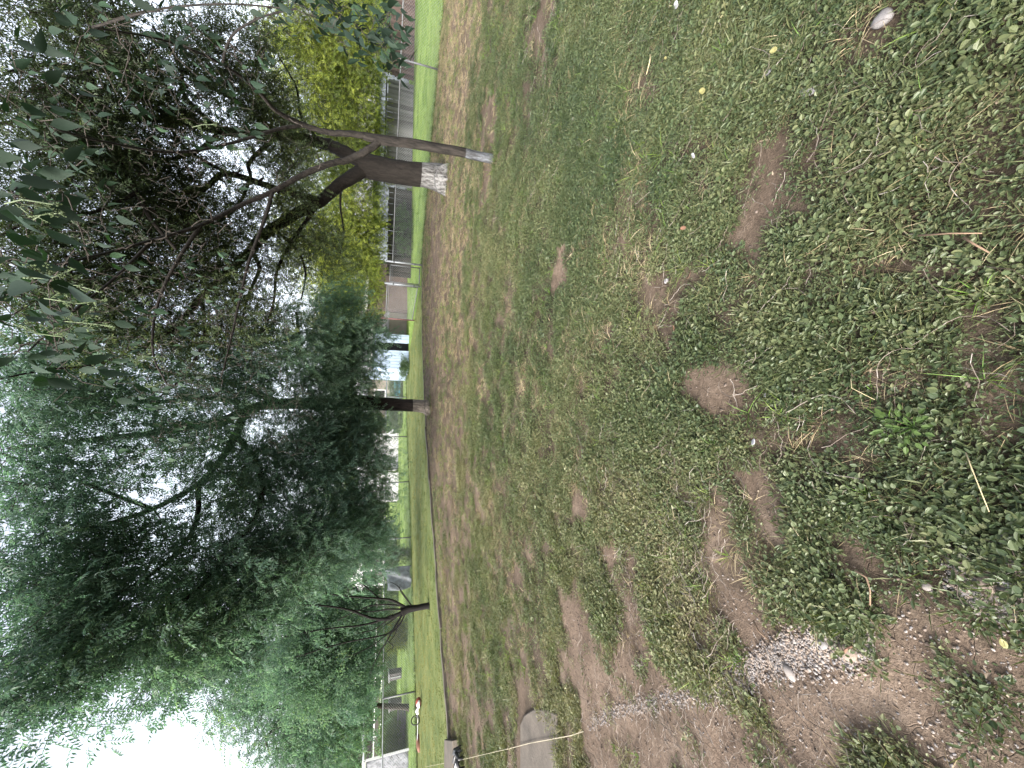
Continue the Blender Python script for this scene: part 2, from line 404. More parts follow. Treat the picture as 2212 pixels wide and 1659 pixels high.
# ------------------------------------------------------------------ trees
class Tree:
    def __init__(s, name, base, label, cat, barkm, twigm, group=None):
        s.o = thing(name, base, label, cat, group); s.bark = barkm; s.twigm = twigm
        s.nodes = []; s.rad = []; s.tw = MB()
    def limb(s, pts, w, part='limb', seg=10, ridge=.06, rings=5):
        """pts: (u, v, Y); w: widths in the photograph's reading, turned into metres at that depth"""
        Pp = [P(*p) for p in pts]; n = len(Pp)
        if len(w) == 2: w = [lerp(w[0], w[1], i / (n - 1)) for i in range(n)]
        rad = [x / 2 / FPX * depth(p) for x, p in zip(w, Pp)]
        # smooth the path
        Q, RR = [], []
        for i in range(n - 1):
            p0 = Pp[max(i - 1, 0)]; p1 = Pp[i]; p2 = Pp[i + 1]; p3 = Pp[min(i + 2, n - 1)]
            for k in range(rings):
                t = k / rings
                q = .5 * ((2 * p1) + (p2 - p0) * t + (2 * p0 - 5 * p1 + 4 * p2 - p3) * t * t + (3 * p1 - p0 - 3 * p2 + p3) * t ** 3)
                Q.append(q + rv(rad[i] * .12 if part == 'limb' else 0)); RR.append(lerp(rad[i], rad[i + 1], t))
        Q.append(Pp[-1]); RR.append(rad[-1])
        sd = random.randint(0, 999)
        def rough(i, k, an, p):
            a = float(vnoise(np.array(math.cos(an) * 3 + 9 + sd), np.array(math.sin(an) * 3 + p.z * 1.1 + 7), sd))
            b = float(vnoise(np.array(k * .9 + sd), np.array(p.z * 2.2 + i * .05), sd + 3))
            return 1 + ridge * (a - .5) * 2 + ridge * (b - .5) * 1.6
        mb = MB(); mb.tube(Q, RR, seg, True, 0, rough)
        mb.build(part, s.bark, s.o, True)
        for q, r in zip(Q, RR): s.nodes.append(q); s.rad.append(r)
    def twigs(s, targets, rmax=.02, wig=.12, sub=4, seg=4, droop=.1, name='twigs', rend=.0025):
        """joins every target to the nearest wood with a wandering twig"""
        nodes = np.array([tuple(x) for x in s.nodes]); rads = list(s.rad)
        T = np.array([tuple(t) for t in targets])
        if len(T) == 0: return
        d0 = np.min(np.linalg.norm(T[:, None] - nodes[None], axis=2), axis=1)
        pre = nodes.tolist()
        arr = np.zeros((len(pre) + len(T) * (sub + 1), 3)); arr[:len(pre)] = pre; cnt = len(pre)
        for ti in np.argsort(d0):
            t = T[ti]; dd = np.linalg.norm(arr[:cnt] - t, axis=1); k = int(np.argmin(dd)); D = dd[k]
            if D < .03: continue
            a = Vector(arr[k]); b = Vector(t); r0 = min(rmax, rads[k] * .62); pts = [a]; rr = [r0]
            for j in range(1, sub + 1):
                f = j / sub; q = a.lerp(b, f)
                if j < sub: q += rv(wig * D) + Vector((0, 0, -droop * D * math.sin(f * math.pi)))
                pts.append(q); rr.append(max(rend, lerp(r0, rend, f)))
                arr[cnt] = q; cnt += 1; rads.append(rr[-1])
            s.tw.tube(pts, rr, seg, False)
        s.tw.build(name, s.twigm, s.o, True, 'stuff')

def roots(T, base, r, n, mat):
    for k in range(n):
        a = k * 6.283 / n + random.uniform(-.35, .35); d = Vector((math.cos(a), math.sin(a), 0)); L_ = r * random.uniform(1.12, 1.45); sd = Vector((-d.y, d.x, 0)) * r * random.uniform(-.35, .35)
        mb = MB(); mb.tube([base + d * r * .55 + Vector((0, 0, r * .7)), base + d * r * .95 + Vector((0, 0, r * .24)), base + d * (L_ * .8) + sd * .5 + Vector((0, 0, .015)), base + d * L_ + sd + Vector((0, 0, -.03))], [r * .3, r * .24, r * .15, r * .06], 8)
        mb.build('root', mat, T.o, True)
def blob_points(blobs, per, leafarea):
    """blobs: (u, v, Y, ru, rv, depth radius, cover, tint, spread)"""
    pts, tint = [], []
    for (u, v, Y, ru, rv_, dr, cover, tn) in blobs:
        c = P(u, v, Y); k = depth(c) / FPX; rx = ru * k; rz = rv_ * k
        n = int(cover * math.pi * rx * rz / (leafarea * .5))
        sd = random.randint(0, 9999)
        d = RNG.normal(size=(n * 2, 3)); d /= np.linalg.norm(d, axis=1)[:, None]
        q = d * (RNG.random(n * 2) ** .42)[:, None]
        # clumps and gaps inside the crown
        cl = vnoise(q[:, 0] * rx * 1.1 + 31, q[:, 2] * rz * 1.1 + q[:, 1] * dr * .9 + 17, sd)
        q = q[cl + RNG.random(n * 2) * .5 > .62][:n]
        w = q * np.array([rx, dr, rz]) + np.array(c)
        pts.append(w); tint.append(np.clip(tn + RNG.normal(size=len(q)) * .12 + (vnoise(w[:, 0] * 1.3, w[:, 2] * 1.3, sd + 5) - .5) * .5, 0, 1))
    return np.vstack(pts), np.concatenate(tint)

def foliage(tree, blobs, protos, leafarea, mats, twig_every=6, name='foliage', pitch=(.0, .9), scl=(.8, 1.25), rmax=.02, wig=.12, lean=None, minz=.9, mincam=1.2):
    pts, tint = blob_points(blobs, 0, leafarea)
    k = (pts[:, 2] > minz) & (np.linalg.norm(pts - np.array([0, 0, EYE]), axis=1) > mincam)
    pts, tint = pts[k], tint[k]; n = len(pts)
    rot = np.stack([RNG.uniform(-.5, .5, n), RNG.uniform(pitch[0], pitch[1], n), RNG.uniform(0, 6.283, n)], 1)
    scatter(name, protos, pts, rot, RNG.uniform(scl[0], scl[1], n), RNG.integers(0, len(protos), n), tint, mats, tree.o)
    if twig_every: tree.twigs([Vector(p) for p in pts[::twig_every]], rmax, wig)
    return n

# ================================================================== ground
def w_ell(u, v, ru, rv_):
    c = G(u, v); ax = abs(G(u + ru, v).x - G(u - ru, v).x) / 2; ay = abs(G(u, max(v - rv_, 850)).y - G(u, v + rv_).y) / 2
    return c.x, c.y, max(ax, .03) * 1.12, max(ay, .03) * 1.12
# bare spots: u, v, ru, rv, strength, pale
BARE = [(511, 1253, 52, 26, 0.65, .9), (321, 1380, 75, 60, .9, .9), (247, 1269, 80, 55, .95, 1), (220, 1350, 90, 70, 1, 1), (88, 1544, 110, 170, 1, 1), (178, 1808, 85, 110, 1, .95),
        (300, 1613, 60, 60, .9, .9), (469, 1676, 35, 45, 0.58, .8), (442, 1845, 42, 52, 0.65, .5), (352, 1898, 50, 50, .8, .5), (247, 1950, 60, 60, .9, .9), (62, 1703, 90, 90, .8, .95), (290, 2099, 55, 80, .8, .8),
        (495, 1560, 35, 30, 0.50, .8), (527, 2152, 45, 45, 0.65, .2), (120, 1990, 90, 80, .75, .7), (60, 1360, 90, 80, 1, 1), (40, 2120, 80, 90, .6, .5), (150, 1260, 80, 40, .9, 1),
        (70, 1450, 110, 110, 1, 1), (60, 1600, 120, 90, 1, 1), (150, 1720, 110, 70, 1, 1), (240, 1560, 60, 50, .8, .9), (1225, 1640, 100, 62, 1, .45), (1130, 1630, 70, 30, .8, .4), (930, 1590, 60, 26, 0.50, .4), (1084, 1357, 30, 20, 0.58, .6), (1606, 1915, 40, 45, 0.58, .1), (1376, 1802, 40, 30, 0.43, .1), (1290, 1655, 40, 30, 0.50, .3),
        (803, 1535, 50, 52, 1, .5), (843, 1571, 38, 40, .85, .5), (1030, 1608, 42, 34, 0.65, .3), (949, 1478, 75, 24, 0.58, .6), (1030, 1418, 34, 22, 0.58, .6), (819, 1899, 36, 50, 0.61, .15), (835, 1745, 26, 28, 0.58, .15),
        (746, 2166, 45, 45, 0.58, .15), (669, 1774, 28, 28, 0.50, .2), (564, 1620, 46, 36, 0.54, .5), (544, 1531, 36, 30, 0.54, .6), (700, 1650, 30, 30, 0.43, .3), (1350, 1460, 30, 16, 0.36, .3), (930, 2080, 60, 50, 0.36, .1),
        (1114, 1213, 52, 12, 1, 1), (1400, 1055, 62, 14, 0.65, .5), (1279, 1052, 70, 16, 0.61, .5), (1619, 1172, 52, 22, 0.65, .2), (944, 1085, 36, 7, 0.58, .8), (899, 1235, 34, 12, 0.58, .5), (114, 1035, 60, 16, .8, .9),
        (900, 937, 260, 15, .6, .8), (1130, 937, 120, 12, 0.36, .8), (1275, 966, 60, 12, .9, .15), (778, 936, 50, 12, .9, .1), (1180, 1330, 40, 12, 0.43, .4), (1500, 1000, 120, 12, 0.25, .8), (1600, 975, 100, 10, 0.25, .8),
        (350, 985, 60, 8, .8, .7), (180, 975, 90, 8, .8, .6), (620, 1010, 120, 8, 0.36, .5), (1150, 1150, 60, 9, 0.36, .5), (700, 1180, 50, 9, 0.43, .5), (430, 1110, 60, 9, .5, .6), (60, 1090, 60, 14, .8, .9)]
BARE += [(a[0], a[1], a[2] * 1.5, 45, 1, .9) for a in [(94, 1275, 30), (141, 1412, 34), (162, 1502, 34), (183, 1571, 40), (220, 1634, 42), (247, 1692, 44), (255, 1745, 46), (268, 1800, 46), (268, 1850, 44)]] + [(384, 2146, 75, 110, 1, .6)]
BARE_W = [(*w_ell(*b[:4]), b[4], b[5]) for b in BARE]
LUSH = [(279, 1444, 55, 60, 1.0), (337, 1830, 45, 40, .9), (99, 1650, 28, 45, .7), (62, 1914, 40, 40, .6), (321, 2152, 40, 40, .7), (115, 2115, 60, 40, .6), (20, 1640, 30, 40, .5), (400, 1290, 40, 40, .6)]
LUSH_W = [(*w_ell(*b[:4]), b[4]) for b in LUSH]
def ground_fields(x, y):
    x = np.asarray(x, float); y = np.asarray(y, float)
    wx = x + (fbm(x * 2.6, y * 2.6, 3) - .5) * 1.0 * np.clip(y / 3, .25, 3); wy = y + (fbm(x * 2.6, y * 2.6, 9) - .5) * .8 * np.clip(y / 3, .25, 3)
    hf = (fbm(x * 9, y * 9, 61, 4) - .5) * 2.4
    d = .77 + 1.0 * (fbm(x * 1.1 + 5, y * 1.1, 21) - .5) + 1.5 * (fbm(x * 5.2, y * 5.2, 33, 3) - .5) - .16 * np.clip((-x - .2) * 1.2, 0, 1) * np.clip(4.5 - y, 0, 1)
    d = d - np.clip((y - 3.6) / 10, 0, .3)
    pale = np.clip(.15 + np.clip((-x - .3) * .35, 0, .6) + (fbm(x * .9, y * .9, 41) - .5) * .5, 0, 1)
    for cx, cy, ax, ay, st, pl in BARE_W:
        e = np.sqrt(((wx - cx) / ax) ** 2 + ((wy - cy) / ay) ** 2) + hf
        k = np.clip((1.3 - e) / .8, 0, 1); d = d - st * k * .95; pale = pale * (1 - k) + pl * k
    for cx, cy, ax, ay, st in LUSH_W:
        e = np.sqrt(((wx - cx) / ax) ** 2 + ((wy - cy) / ay) ** 2); k = np.clip((1.2 - e) / .5, 0, 1)
        d = np.maximum(d, st * k)
    return np.clip(d, 0, 1), np.clip(pale, 0, 1)

def sinh_axis(lo, hi, n, a):
    t = np.linspace(math.asinh(lo / a), math.asinh(hi / a), n); return np.sinh(t) * a
gx = sinh_axis(-420, 420, 301, .7); gy = np.concatenate([[-400, -120, -40, -14, -6, -3, -1.5, -.6], np.linspace(0, 4, 110), sinh_axis(4.1, 600, 120, 6)])
XX, YY = np.meshgrid(gx, gy); xf = XX.ravel(); yf = YY.ravel()
dn, pl = ground_fields(xf, yf)
fade = np.clip((14 - np.hypot(xf, yf)) / 4, 0, 1)
zz = ((fbm(xf * 2.1, yf * 2.1, 51) - .5) * .05 + (fbm(xf * 9, yf * 9, 57) - .5) * .022 - .012) * fade
def ground_z(x, y):
    x = np.asarray(x, float); y = np.asarray(y, float)
    return ((fbm(x * 2.1, y * 2.1, 51) - .5) * .05 + (fbm(x * 9, y * 9, 57) - .5) * .022 - .012) * np.clip((14 - np.hypot(x, y)) / 4, 0, 1)
zz = np.where(np.hypot(xf, yf) > 14, -.012, zz)
nx_, ny_ = len(gx), len(gy)
idx = np.arange(nx_ * ny_).reshape(ny_, nx_)
quads = np.stack([idx[:-1, :-1], idx[:-1, 1:], idx[1:, 1:], idx[1:, :-1]], -1).reshape(-1, 4)
me = bpy.data.meshes.new('ground'); me.from_pydata(np.stack([xf, yf, zz], 1).tolist(), [], quads.tolist())
far = np.hypot(xf, yf) > 45
a = me.attributes.new('pale', 'FLOAT', 'POINT'); a.data.foreach_set('value', pl.astype(np.float32))
a = me.attributes.new('cover_shade', 'FLOAT', 'POINT'); a.data.foreach_set('value', np.where(far, 1, np.clip(dn * 1.25 - .1, 0, .85)).astype(np.float32))  # mask for the painted shade: follows cover density, full on far ground
me.polygons.foreach_set('use_smooth', [True] * len(me.polygons)); me.update()
link('ground', me, M['soil'], None, 'structure')

def flat(name, poly, z, mat, sub=0):
    mb = MB(); mb.add([(p[0], p[1], z) for p in poly], [tuple(range(len(poly)))]); return mb.build(name, mat, None, False, 'structure')
F1R, F1P, F1A, F1B, GE = (21.7, 3.0), (9.71, 12.13), (4.71, 15.93), (3.88, 16.09), (2.88, 18.65)
F2 = [(.68, 23.76), (-2.95, 21.25), (-6.88, 17.48), (-11.07, 14.04), (-12.73, 12.9), (-22, 6.5)]
LAWN = [F1R, F1P, F1A, F1B, (2.9, 18.6), (1.6, 21.5)] + F2 + [(-90, 20), (-90, 80), (90, 80), (90, 3)]
CURB = [(-11.5, 3.4), (-7.38, 7.28), (-5.74, 8.94), (-1.49, 12.95), (1.2, 14.6), (3.4, 15.3), (5.3, 15.45)]
VERGE = CURB + [F1B, (2.9, 18.6), (1.6, 21.5)] + F2
flat('lawn', LAWN, .006, M['lawn'])
flat('grass_verge', VERGE, .011, M['verge'])
def in_poly(x, y, poly):
    ins = np.zeros(len(x), bool); j = len(poly) - 1
    for i in range(len(poly)):
        xi, yi = poly[i]; xj, yj = poly[j]
        c = ((yi > y) != (yj > y)) & (x < (xj - xi) * (y - yi) / (yj - yi + 1e-12) + xi); ins ^= c; j = i
    return ins

# ---- ground cover prototypes
def clump(nl, rad, ll, hmax, wr=(.6, .85), blades=0, hang=.65):
    V, F, LV, MI = [], [], [], []
    for i in range(nl):
        r = rad * math.sqrt(random.random()); a = random.uniform(0, 6.283)
        h = hmax * random.uniform(.15, 1) * (1 - .6 * (r / rad) ** 2)
        b = Vector((r * math.cos(a), r * math.sin(a), h)); d = Vector((math.cos(a + random.uniform(-1.2, 1.2)), math.sin(a + random.uniform(-1.2, 1.2)), random.uniform(-.25, .65)))
        n = Vector((random.uniform(-.5, .5), random.uniform(-.5, .5), 1))
        L_ = ll * random.choice((.5, .7, .85, 1, 1.15, 1.5))
        ovate(V, F, LV, MI, b, d, n, L_, L_ * random.uniform(*wr), random.random(), random.uniform(.02, .3), 0, random.uniform(-.1, .35))
        if i % 4 == 0:
            o = len(V); s = Vector((.0012, .0012, 0)); V += [Vector((b.x * .6, b.y * .6, -.005)) - s, Vector((b.x * .6, b.y * .6, -.005)) + s, b]; F.append((o, o + 1, o + 2)); LV.append(.2); MI.append(0)
    for i in range(blades):
        a = random.uniform(0, 6.283); r = rad * random.random(); b = Vector((r * math.cos(a), r * math.sin(a), 0)); d = Vector((math.cos(a), math.sin(a), random.uniform(.2, 1.6))).normalized()
        leaflet(V, F, LV, MI, b, d, rv() + Vector((0, 0, .3)), random.uniform(.025, .07), random.uniform(.0018, .0035), random.choice((.5, .7, 1, 1)), .1)
    return V, F, LV, MI
def tuft(nb, rad, length, w, lay, mi=0):
    V, F, LV, MI = [], [], [], []
    for i in range(nb):
        a = random.uniform(0, 6.283); r = rad * random.random(); b = Vector((r * math.cos(a), r * math.sin(a), 0))
        d = Vector((math.cos(a) * lay, math.sin(a) * lay, 1)).normalized() + rv(.3); L_ = length * random.uniform(.5, 1.2)
        s = d.cross(rv()).normalized() * w / 2; o = len(V); m1 = b + d * L_ * .5; m2 = b + d * L_ * .95 + Vector((d.x, d.y, -.45)) * L_ * .25
        V += [b - s, b + s, m1 + s * .8, m1 - s * .8, m2]; F += [(o, o + 1, o + 2, o + 3), (o + 3, o + 2, o + 4)]; lv = random.random(); LV += [lv, lv]; MI += [mi, mi]
    return V, F, LV, MI
def runner(length, n, w, mi=0):
    V, F, LV, MI = [], [], [], []
    p = Vector((-length / 2, 0, .006)); a = 0
    for i in range(n):
        a += random.uniform(-.55, .55); q = p + Vector((math.cos(a), math.sin(a), 0)) * length / n; q.z = .004 + random.random() * .016
        s = Vector((-math.sin(a), math.cos(a), 0)) * w * random.uniform(.6, 1.2); o = len(V); up = Vector((0, 0, w * 1.6))
        V += [p - s, p + s, q + s, q - s, p + up, q + up]; F += [(o, o + 4, o + 5, o + 3), (o + 4, o + 1, o + 2, o + 5)]; lv = random.random(); LV += [lv, lv]; MI += [mi, mi]
        if random.random() < .45:
            sd = Vector((math.cos(a + 1.3), math.sin(a + 1.3), .4)) * random.uniform(.01, .04) * random.choice((-1, 1)); o = len(V)
            V += [q - s * .6, q + s * .6, q + sd]; F.append((o, o + 1, o + 2)); LV.append(random.random()); MI.append(mi)
        p = q
    return V, F, LV, MI
def rock(sub=1, sq=(1, .8, .6), seed=0, amp=.22):
    bm = bmesh.new(); bmesh.ops.create_icosphere(bm, subdivisions=sub, radius=.5); rnd = random.Random(seed)
    off = Vector((rnd.random() * 9, rnd.random() * 9, 0))
    for v in bm.verts:
        c = v.co; n = float(vnoise(np.array(c.x * 2.2 + off.x), np.array(c.y * 2.2 + c.z * 1.7 + off.y), seed)) - .5
        v.co = Vector((c.x * sq[0], c.y * sq[1], c.z * sq[2])) * (1 + amp * 2 * n + rnd.uniform(-.05, .05))
    V = [v.co.copy() for v in bm.verts]; F = [tuple(x.index for x in f.verts) for f in bm.faces]; bm.free(); return V, F
def remat(p, mi): return p[0], p[1], p[2], [mi] * len(p[3])
def sample_yard(n, ymin, ymax):
    ymin = -.5 if ymin < 1 else ymin; t = np.linspace(ymin, ymax, 400); w = np.cumsum(1.3 * t + 2.3); w = (w - w[0]) / (w[-1] - w[0])
    y = np.interp(RNG.random(n), w, t); x = (RNG.random(n) * 2 - 1) * (y * 1.3 + 2.3); return x, y
YARD_OUT = VERGE + [(-60, 3)]
def yard_ok(x, y):
    lim = np.interp(x, [p[0] for p in CURB] + [9.71, 21.7], [p[1] for p in CURB] + [12.13, 3.0])
    lim = np.where(x > 5.3, np.interp(x, [4.71, 9.71, 21.7], [15.93, 12.13, 3.0]), lim)
    return y < lim - .02
SLAB = (G(150, 1120), G(150, 1207))
def off_slab(x, y):
    return ~((y > SLAB[1].y - .0) & (y < SLAB[0].y + .0) & (x < G(125, 1165).x))

def ground_cover():
    protos = [clump(48, .06, .0115, .034, (.6, .85), 4), clump(38, .05, .0095, .024, (.4, .6), 6), clump(54, .066, .013, .048, (.55, .8), 3), clump(26, .042, .0085, .016, (.5, .9), 8), clump(30, .055, .016, .036, (.22, .4), 5)]
    # fine cover, nearest three metres and on to the fence
    X, Y, S, PID, T = [], [], [], [], []
    for n, y0, y1 in ((36000, .15, 3.2), (34000, 3.2, 7.5), (27000, 7.5, 16.5)):
        x, y = sample_yard(n, y0, y1); d, pl_ = ground_fields(x, y)
        k = (RNG.random(n) < np.clip((d - .18) * 1.5, 0, 1)) & yard_ok(x, y) & off_slab(x, y); x, y, d = x[k], y[k], d[k]
        X.append(x); Y.append(y); S.append(RNG.uniform(.6, 1.15, len(x)) * (.7 + .5 * d) * (1 if y0 < 3 else (1.15 if y0 < 7 else 1.35))); PID.append(RNG.integers(0, 5, len(x)))
        big = fbm(x * .55 + 3, y * .55, 71, 3); sm = fbm(x * 2.6, y * 2.6, 77, 3)
        t = .42 + 1.0 * (big - .5) + .75 * (sm - .5) + RNG.normal(size=len(x)) * .13 - np.clip(x * .03, -.12, .12) + np.clip((y - 4) * .03, 0, .22)
        T.append(np.clip(t, 0, 1))
    x = np.concatenate(X); y = np.concatenate(Y); n = len(x)
    rot = np.stack([RNG.normal(size=n) * .12, RNG.normal(size=n) * .12, RNG.uniform(0, 6.283, n)], 1)
    o = scatter('ground_cover', protos, np.stack([x, y, ground_z(x, y) + .002], 1), rot, np.concatenate(S), np.concatenate(PID), np.concatenate(T), [M['cover']])
    tag(o, 'low creeping leafy ground cover over the shaded yard', 'ground cover')
    n = 13000; x, y = sample_yard(n, .3, 15.5); k = (RNG.random(n) < np.clip((fbm(x * 2.2 + 9, y * 2.2, 131, 3) - .38) * 3, 0, 1)) & yard_ok(x, y) & off_slab(x, y); x, y = x[k], y[k]; n = len(x)
    o = scatter('sprouting_cover', protos[2:], np.stack([x, y, ground_z(x, y) + .002], 1), np.stack([np.zeros(n), np.zeros(n), RNG.uniform(0, 6.283, n)], 1), RNG.uniform(.25, .75, n), RNG.integers(0, 3, n), np.clip(.45 + RNG.normal(size=n) * .2, 0, 1), [M['cover']])
    tag(o, 'sparse small weeds sprouting from the bare soil', 'small weeds')
    # dry tufts and green grass tufts
    pr = [tuft(16, .02, .075, .0022, 2.2), tuft(22, .03, .06, .002, 3.5), tuft(12, .015, .1, .002, 1.5)]
    n = 66000; x, y = sample_yard(n, .3, 16.4); d, pl_ = ground_fields(x, y)
    f = fbm(x * 1.4 + 40, y * 1.4, 91, 3)
    k = (RNG.random(n) < np.clip((f - .42) * 3, 0.12, 1) + .7 * (y > 6.5) * (x > .5)) & (d > .02) & yard_ok(x, y) & off_slab(x, y); x, y = x[k], y[k]; n = len(x)
    o = scatter('dry_grass', pr, np.stack([x, y, ground_z(x, y)], 1), np.stack([np.zeros(n), np.zeros(n), RNG.uniform(0, 6.28, n)], 1), RNG.uniform(.6, 1.3, n), RNG.integers(0, 3, n), RNG.random(n), [M['straw']])
    tag(o, 'dry straw coloured grass tufts among the ground cover', 'dry grass')
    pr = [tuft(14, .015, .08, .003, .9), tuft(10, .012, .11, .0028, 1.3)]
    n = 13500; x, y = sample_yard(n, .4, 16); d, pl_ = ground_fields(x, y)
    k = (fbm(x * 1.7 + 80, y * 1.7, 95, 3) > .45) & (d > .1) & yard_ok(x, y) & off_slab(x, y); x, y = x[k], y[k]; n = len(x)
    o = scatter('green_grass', pr, np.stack([x, y, ground_z(x, y)], 1), np.stack([np.zeros(n), np.zeros(n), RNG.uniform(0, 6.28, n)], 1), RNG.uniform(.5, 1.1, n), RNG.integers(0, 2, n), RNG.random(n) * .8, [M['blade']])
    tag(o, 'short green grass tufts among the ground cover', 'grass')
    # dead runners and twig litter, thickest at the left
    pr = [runner(.16, 6, .0009), runner(.11, 5, .0008), runner(.07, 4, .0007), runner(.22, 9, .001)]
    n = 25500; x, y = sample_yard(n, .25, 4.5); d, pl_ = ground_fields(x, y)
    w = .12 + 1.6 * np.clip((-x - .1) / .8, 0, 1) * np.clip((2.8 - y) / 1.2, 0, 1) + .15 * (y < 2)
    k = (RNG.random(n) < w * np.clip((fbm(x * 1.2, y * 1.2, 101) - .3) * 2.6, 0, 1)) & off_slab(x, y); x, y = x[k], y[k]; n = len(x)
    o = scatter('dead_runner', pr, np.stack([x, y, ground_z(x, y) + .003 + RNG.random(n) * .02], 1), np.stack([RNG.normal(size=n) * .1, RNG.normal(size=n) * .1, RNG.uniform(0, 6.28, n)], 1), RNG.uniform(.5, 1.2, n), RNG.integers(0, 4, n), RNG.random(n), [M['runner']])
    tag(o, 'pale dead runner stems lying over soil and leaves', 'dead stems')
    # leaf litter and crumbs
    fl = []
    for _ in range(6):
        V, F, LV, MI = [], [], [], []
        for i in range(7):
            b = Vector((random.uniform(-.09, .09), random.uniform(-.09, .09), random.uniform(.002, .012))); a = random.uniform(0, 6.28); L_ = random.choice((.006, .009, .012, .02)) * random.uniform(.7, 1.3)
            leaflet(V, F, LV, MI, b, Vector((math.cos(a), math.sin(a), random.uniform(-.3, .4))), Vector((random.uniform(-.6, .6), random.uniform(-.6, .6), 1)), L_, L_ * random.uniform(.25, .7), random.random(), .2)
        fl.append((V, F, LV, MI))
    n = 39000; x, y = sample_yard(n, .2, 16.4); d, pl_ = ground_fields(x, y)
    k = (RNG.random(n) < np.clip(1.05 - d * .6 - .1 * (pl_ > .75), .1, 1)) & yard_ok(x, y) & off_slab(x, y); x, y = x[k], y[k]; n = len(x)
    o = scatter('leaf_litter', fl, np.stack([x, y, ground_z(x, y) + .002], 1), np.stack([np.zeros(n), np.zeros(n), RNG.uniform(0, 6.28, n)], 1), RNG.uniform(.6, 1.3, n) * (1 + np.clip((y - 4) * .08, 0, 1)), RNG.integers(0, 6, n), RNG.random(n), [M['litter']])
    tag(o, 'small brown leaf crumbs strewn over the soil', 'leaf litter')
    # crumbs and clods of soil
    cl = []
    for k in range(4):
        V, F = rock(1, (1, random.uniform(.7, 1), random.uniform(.5, .8)), 60 + k, .3); cl.append((V, F, [random.random()] * len(F), [0] * len(F)))
    n = 39000; x, y = sample_yard(n, .25, 8); d, pl_ = ground_fields(x, y); k = (RNG.random(n) < np.clip(.95 - d * 1.3, .03, 1)) & yard_ok(x, y) & off_slab(x, y); x, y, pl_ = x[k], y[k], pl_[k]; n = len(x)
    o = scatter('soil_crumbs', cl, np.stack([x, y, ground_z(x, y)], 1), RNG.uniform(0, 6.28, (n, 3)), RNG.choice([.004, .005, .007, .01, .016], n) * RNG.uniform(.7, 1.3, n), RNG.integers(0, 4, n), RNG.random(n), [M['clod']])
    tag(o, 'small clods and crumbs on the bare soil', 'soil crumbs')
    # taller weeds along the fence feet
    X, Y = [], []
    for line, m_ in (([F1R, F1P, F1A], 900), (F2, 1500)):
        for _ in range(m_):
            i = random.randrange(len(line) - 1); t = random.random(); X.append(lerp(line[i][0], line[i + 1][0], t) + random.gauss(0, .07)); Y.append(lerp(line[i][1], line[i + 1][1], t) + random.gauss(0, .07))
    for cx, cy, rr_, m_ in ((G(1273, 962).x, G(1273, 962).y, .5, 60), (G(778, 928).x, G(778, 928).y, .3, 40), (G(1318, 1066).x, G(1318, 1066).y, .14, 26), (G(351, 928).x, G(351, 928).y, .14, 20)):
        for _ in range(m_):
            a = random.uniform(0, 6.28); q = rr_ * random.uniform(.75, 1.5); X.append(cx + q * math.cos(a)); Y.append(cy + q * math.sin(a))
    x, y = np.array(X), np.array(Y); n = len(x)
    o = scatter('fence_weeds', [tuft(12, .05, .12, .006, .7), tuft(10, .06, .09, .005, 1.0), tuft(9, .04, .16, .006, .5)], np.stack([x, y, ground_z(x, y)], 1), np.stack([np.zeros(n), np.zeros(n), RNG.uniform(0, 6.28, n)], 1), RNG.uniform(.4, 1.1, n), RNG.integers(0, 3, n), np.clip(RNG.normal(size=n) * .25 + .35, 0, 1), [M['weed_blade']])
    tag(o, 'ragged grass left uncut along fence feet and trunk bases', 'uncut grass')
    # lawn and verge grass
    pr = [tuft(26, .12, .07, .006, .8), tuft(22, .14, .05, .006, 1.2)]
    n = 26000; x = RNG.uniform(-24, 24, n); y = RNG.uniform(4, 30, n); k = in_poly(x, y, LAWN) & (abs(x) < y * 1.25 + 2); x, y = x[k], y[k]; n = len(x)
    o = scatter('lawn_grass', pr, np.stack([x, y, np.full(n, .005)], 1), np.stack([np.zeros(n), np.zeros(n), RNG.uniform(0, 6.28, n)], 1), RNG.uniform(.7, 1.3, n), RNG.integers(0, 2, n), np.clip(.4 + (fbm(x * .8, y * .8, 111) - .5) * 2.2 + RNG.normal(size=n) * .22, 0, 1), [M['lawn_blade']])
    tag(o, 'bright green mown lawn grass beyond the fences', 'lawn')
    n = 9000; x = RNG.uniform(-14, 5, n); y = RNG.uniform(3.5, 24, n); k = in_poly(x, y, VERGE) & (abs(x) < y * 1.25 + 2); x, y = x[k], y[k]; n = len(x)
    o = scatter('verge_grass', [tuft(24, .1, .04, .006, 1.2), tuft(20, .12, .035, .006, 1.6)], np.stack([x, y, np.full(n, .011)], 1), np.stack([np.zeros(n), np.zeros(n), RNG.uniform(0, 6.28, n)], 1), RNG.uniform(.7, 1.2, n), RNG.integers(0, 2, n), np.clip(.42 + np.clip((y - np.interp(x, [p[0] for p in CURB], [p[1] for p in CURB])) * .09, 0, .35) + (fbm(x * .5, y * .5, 117) - .5) * 1.2 + RNG.normal(size=n) * .15, 0, 1), [M['verge_blade']])
    tag(o, 'yellowish green cut grass between kerb and far fence', 'grass')
M['clod'] = leafmat('soil_clod', [(.1, (.04, .03, .024)), (.5, (.09, .07, .057)), (.95, (.2, .16, .135))], .0, .95, (1, 1, 1))
M['weed_blade'] = leafmat('weed_blade', [(.1, (.02, .035, .012)), (.5, (.06, .09, .025)), (.95, (.2, .18, .08))], .25, .7)
M['litter'] = leafmat('leaf_litter', [(.1, (.03, .02, .014)), (.5, (.1, .072, .05)), (.95, (.3, .25, .19))], .05, .85, (1, 1, 1))
M['verge_blade'] = leafmat('verge_grass_blade', [(.1, (.04, .075, .02)), (.5, (.1, .125, .035)), (.95, (.25, .23, .1))], .25, .7)
ground_cover()

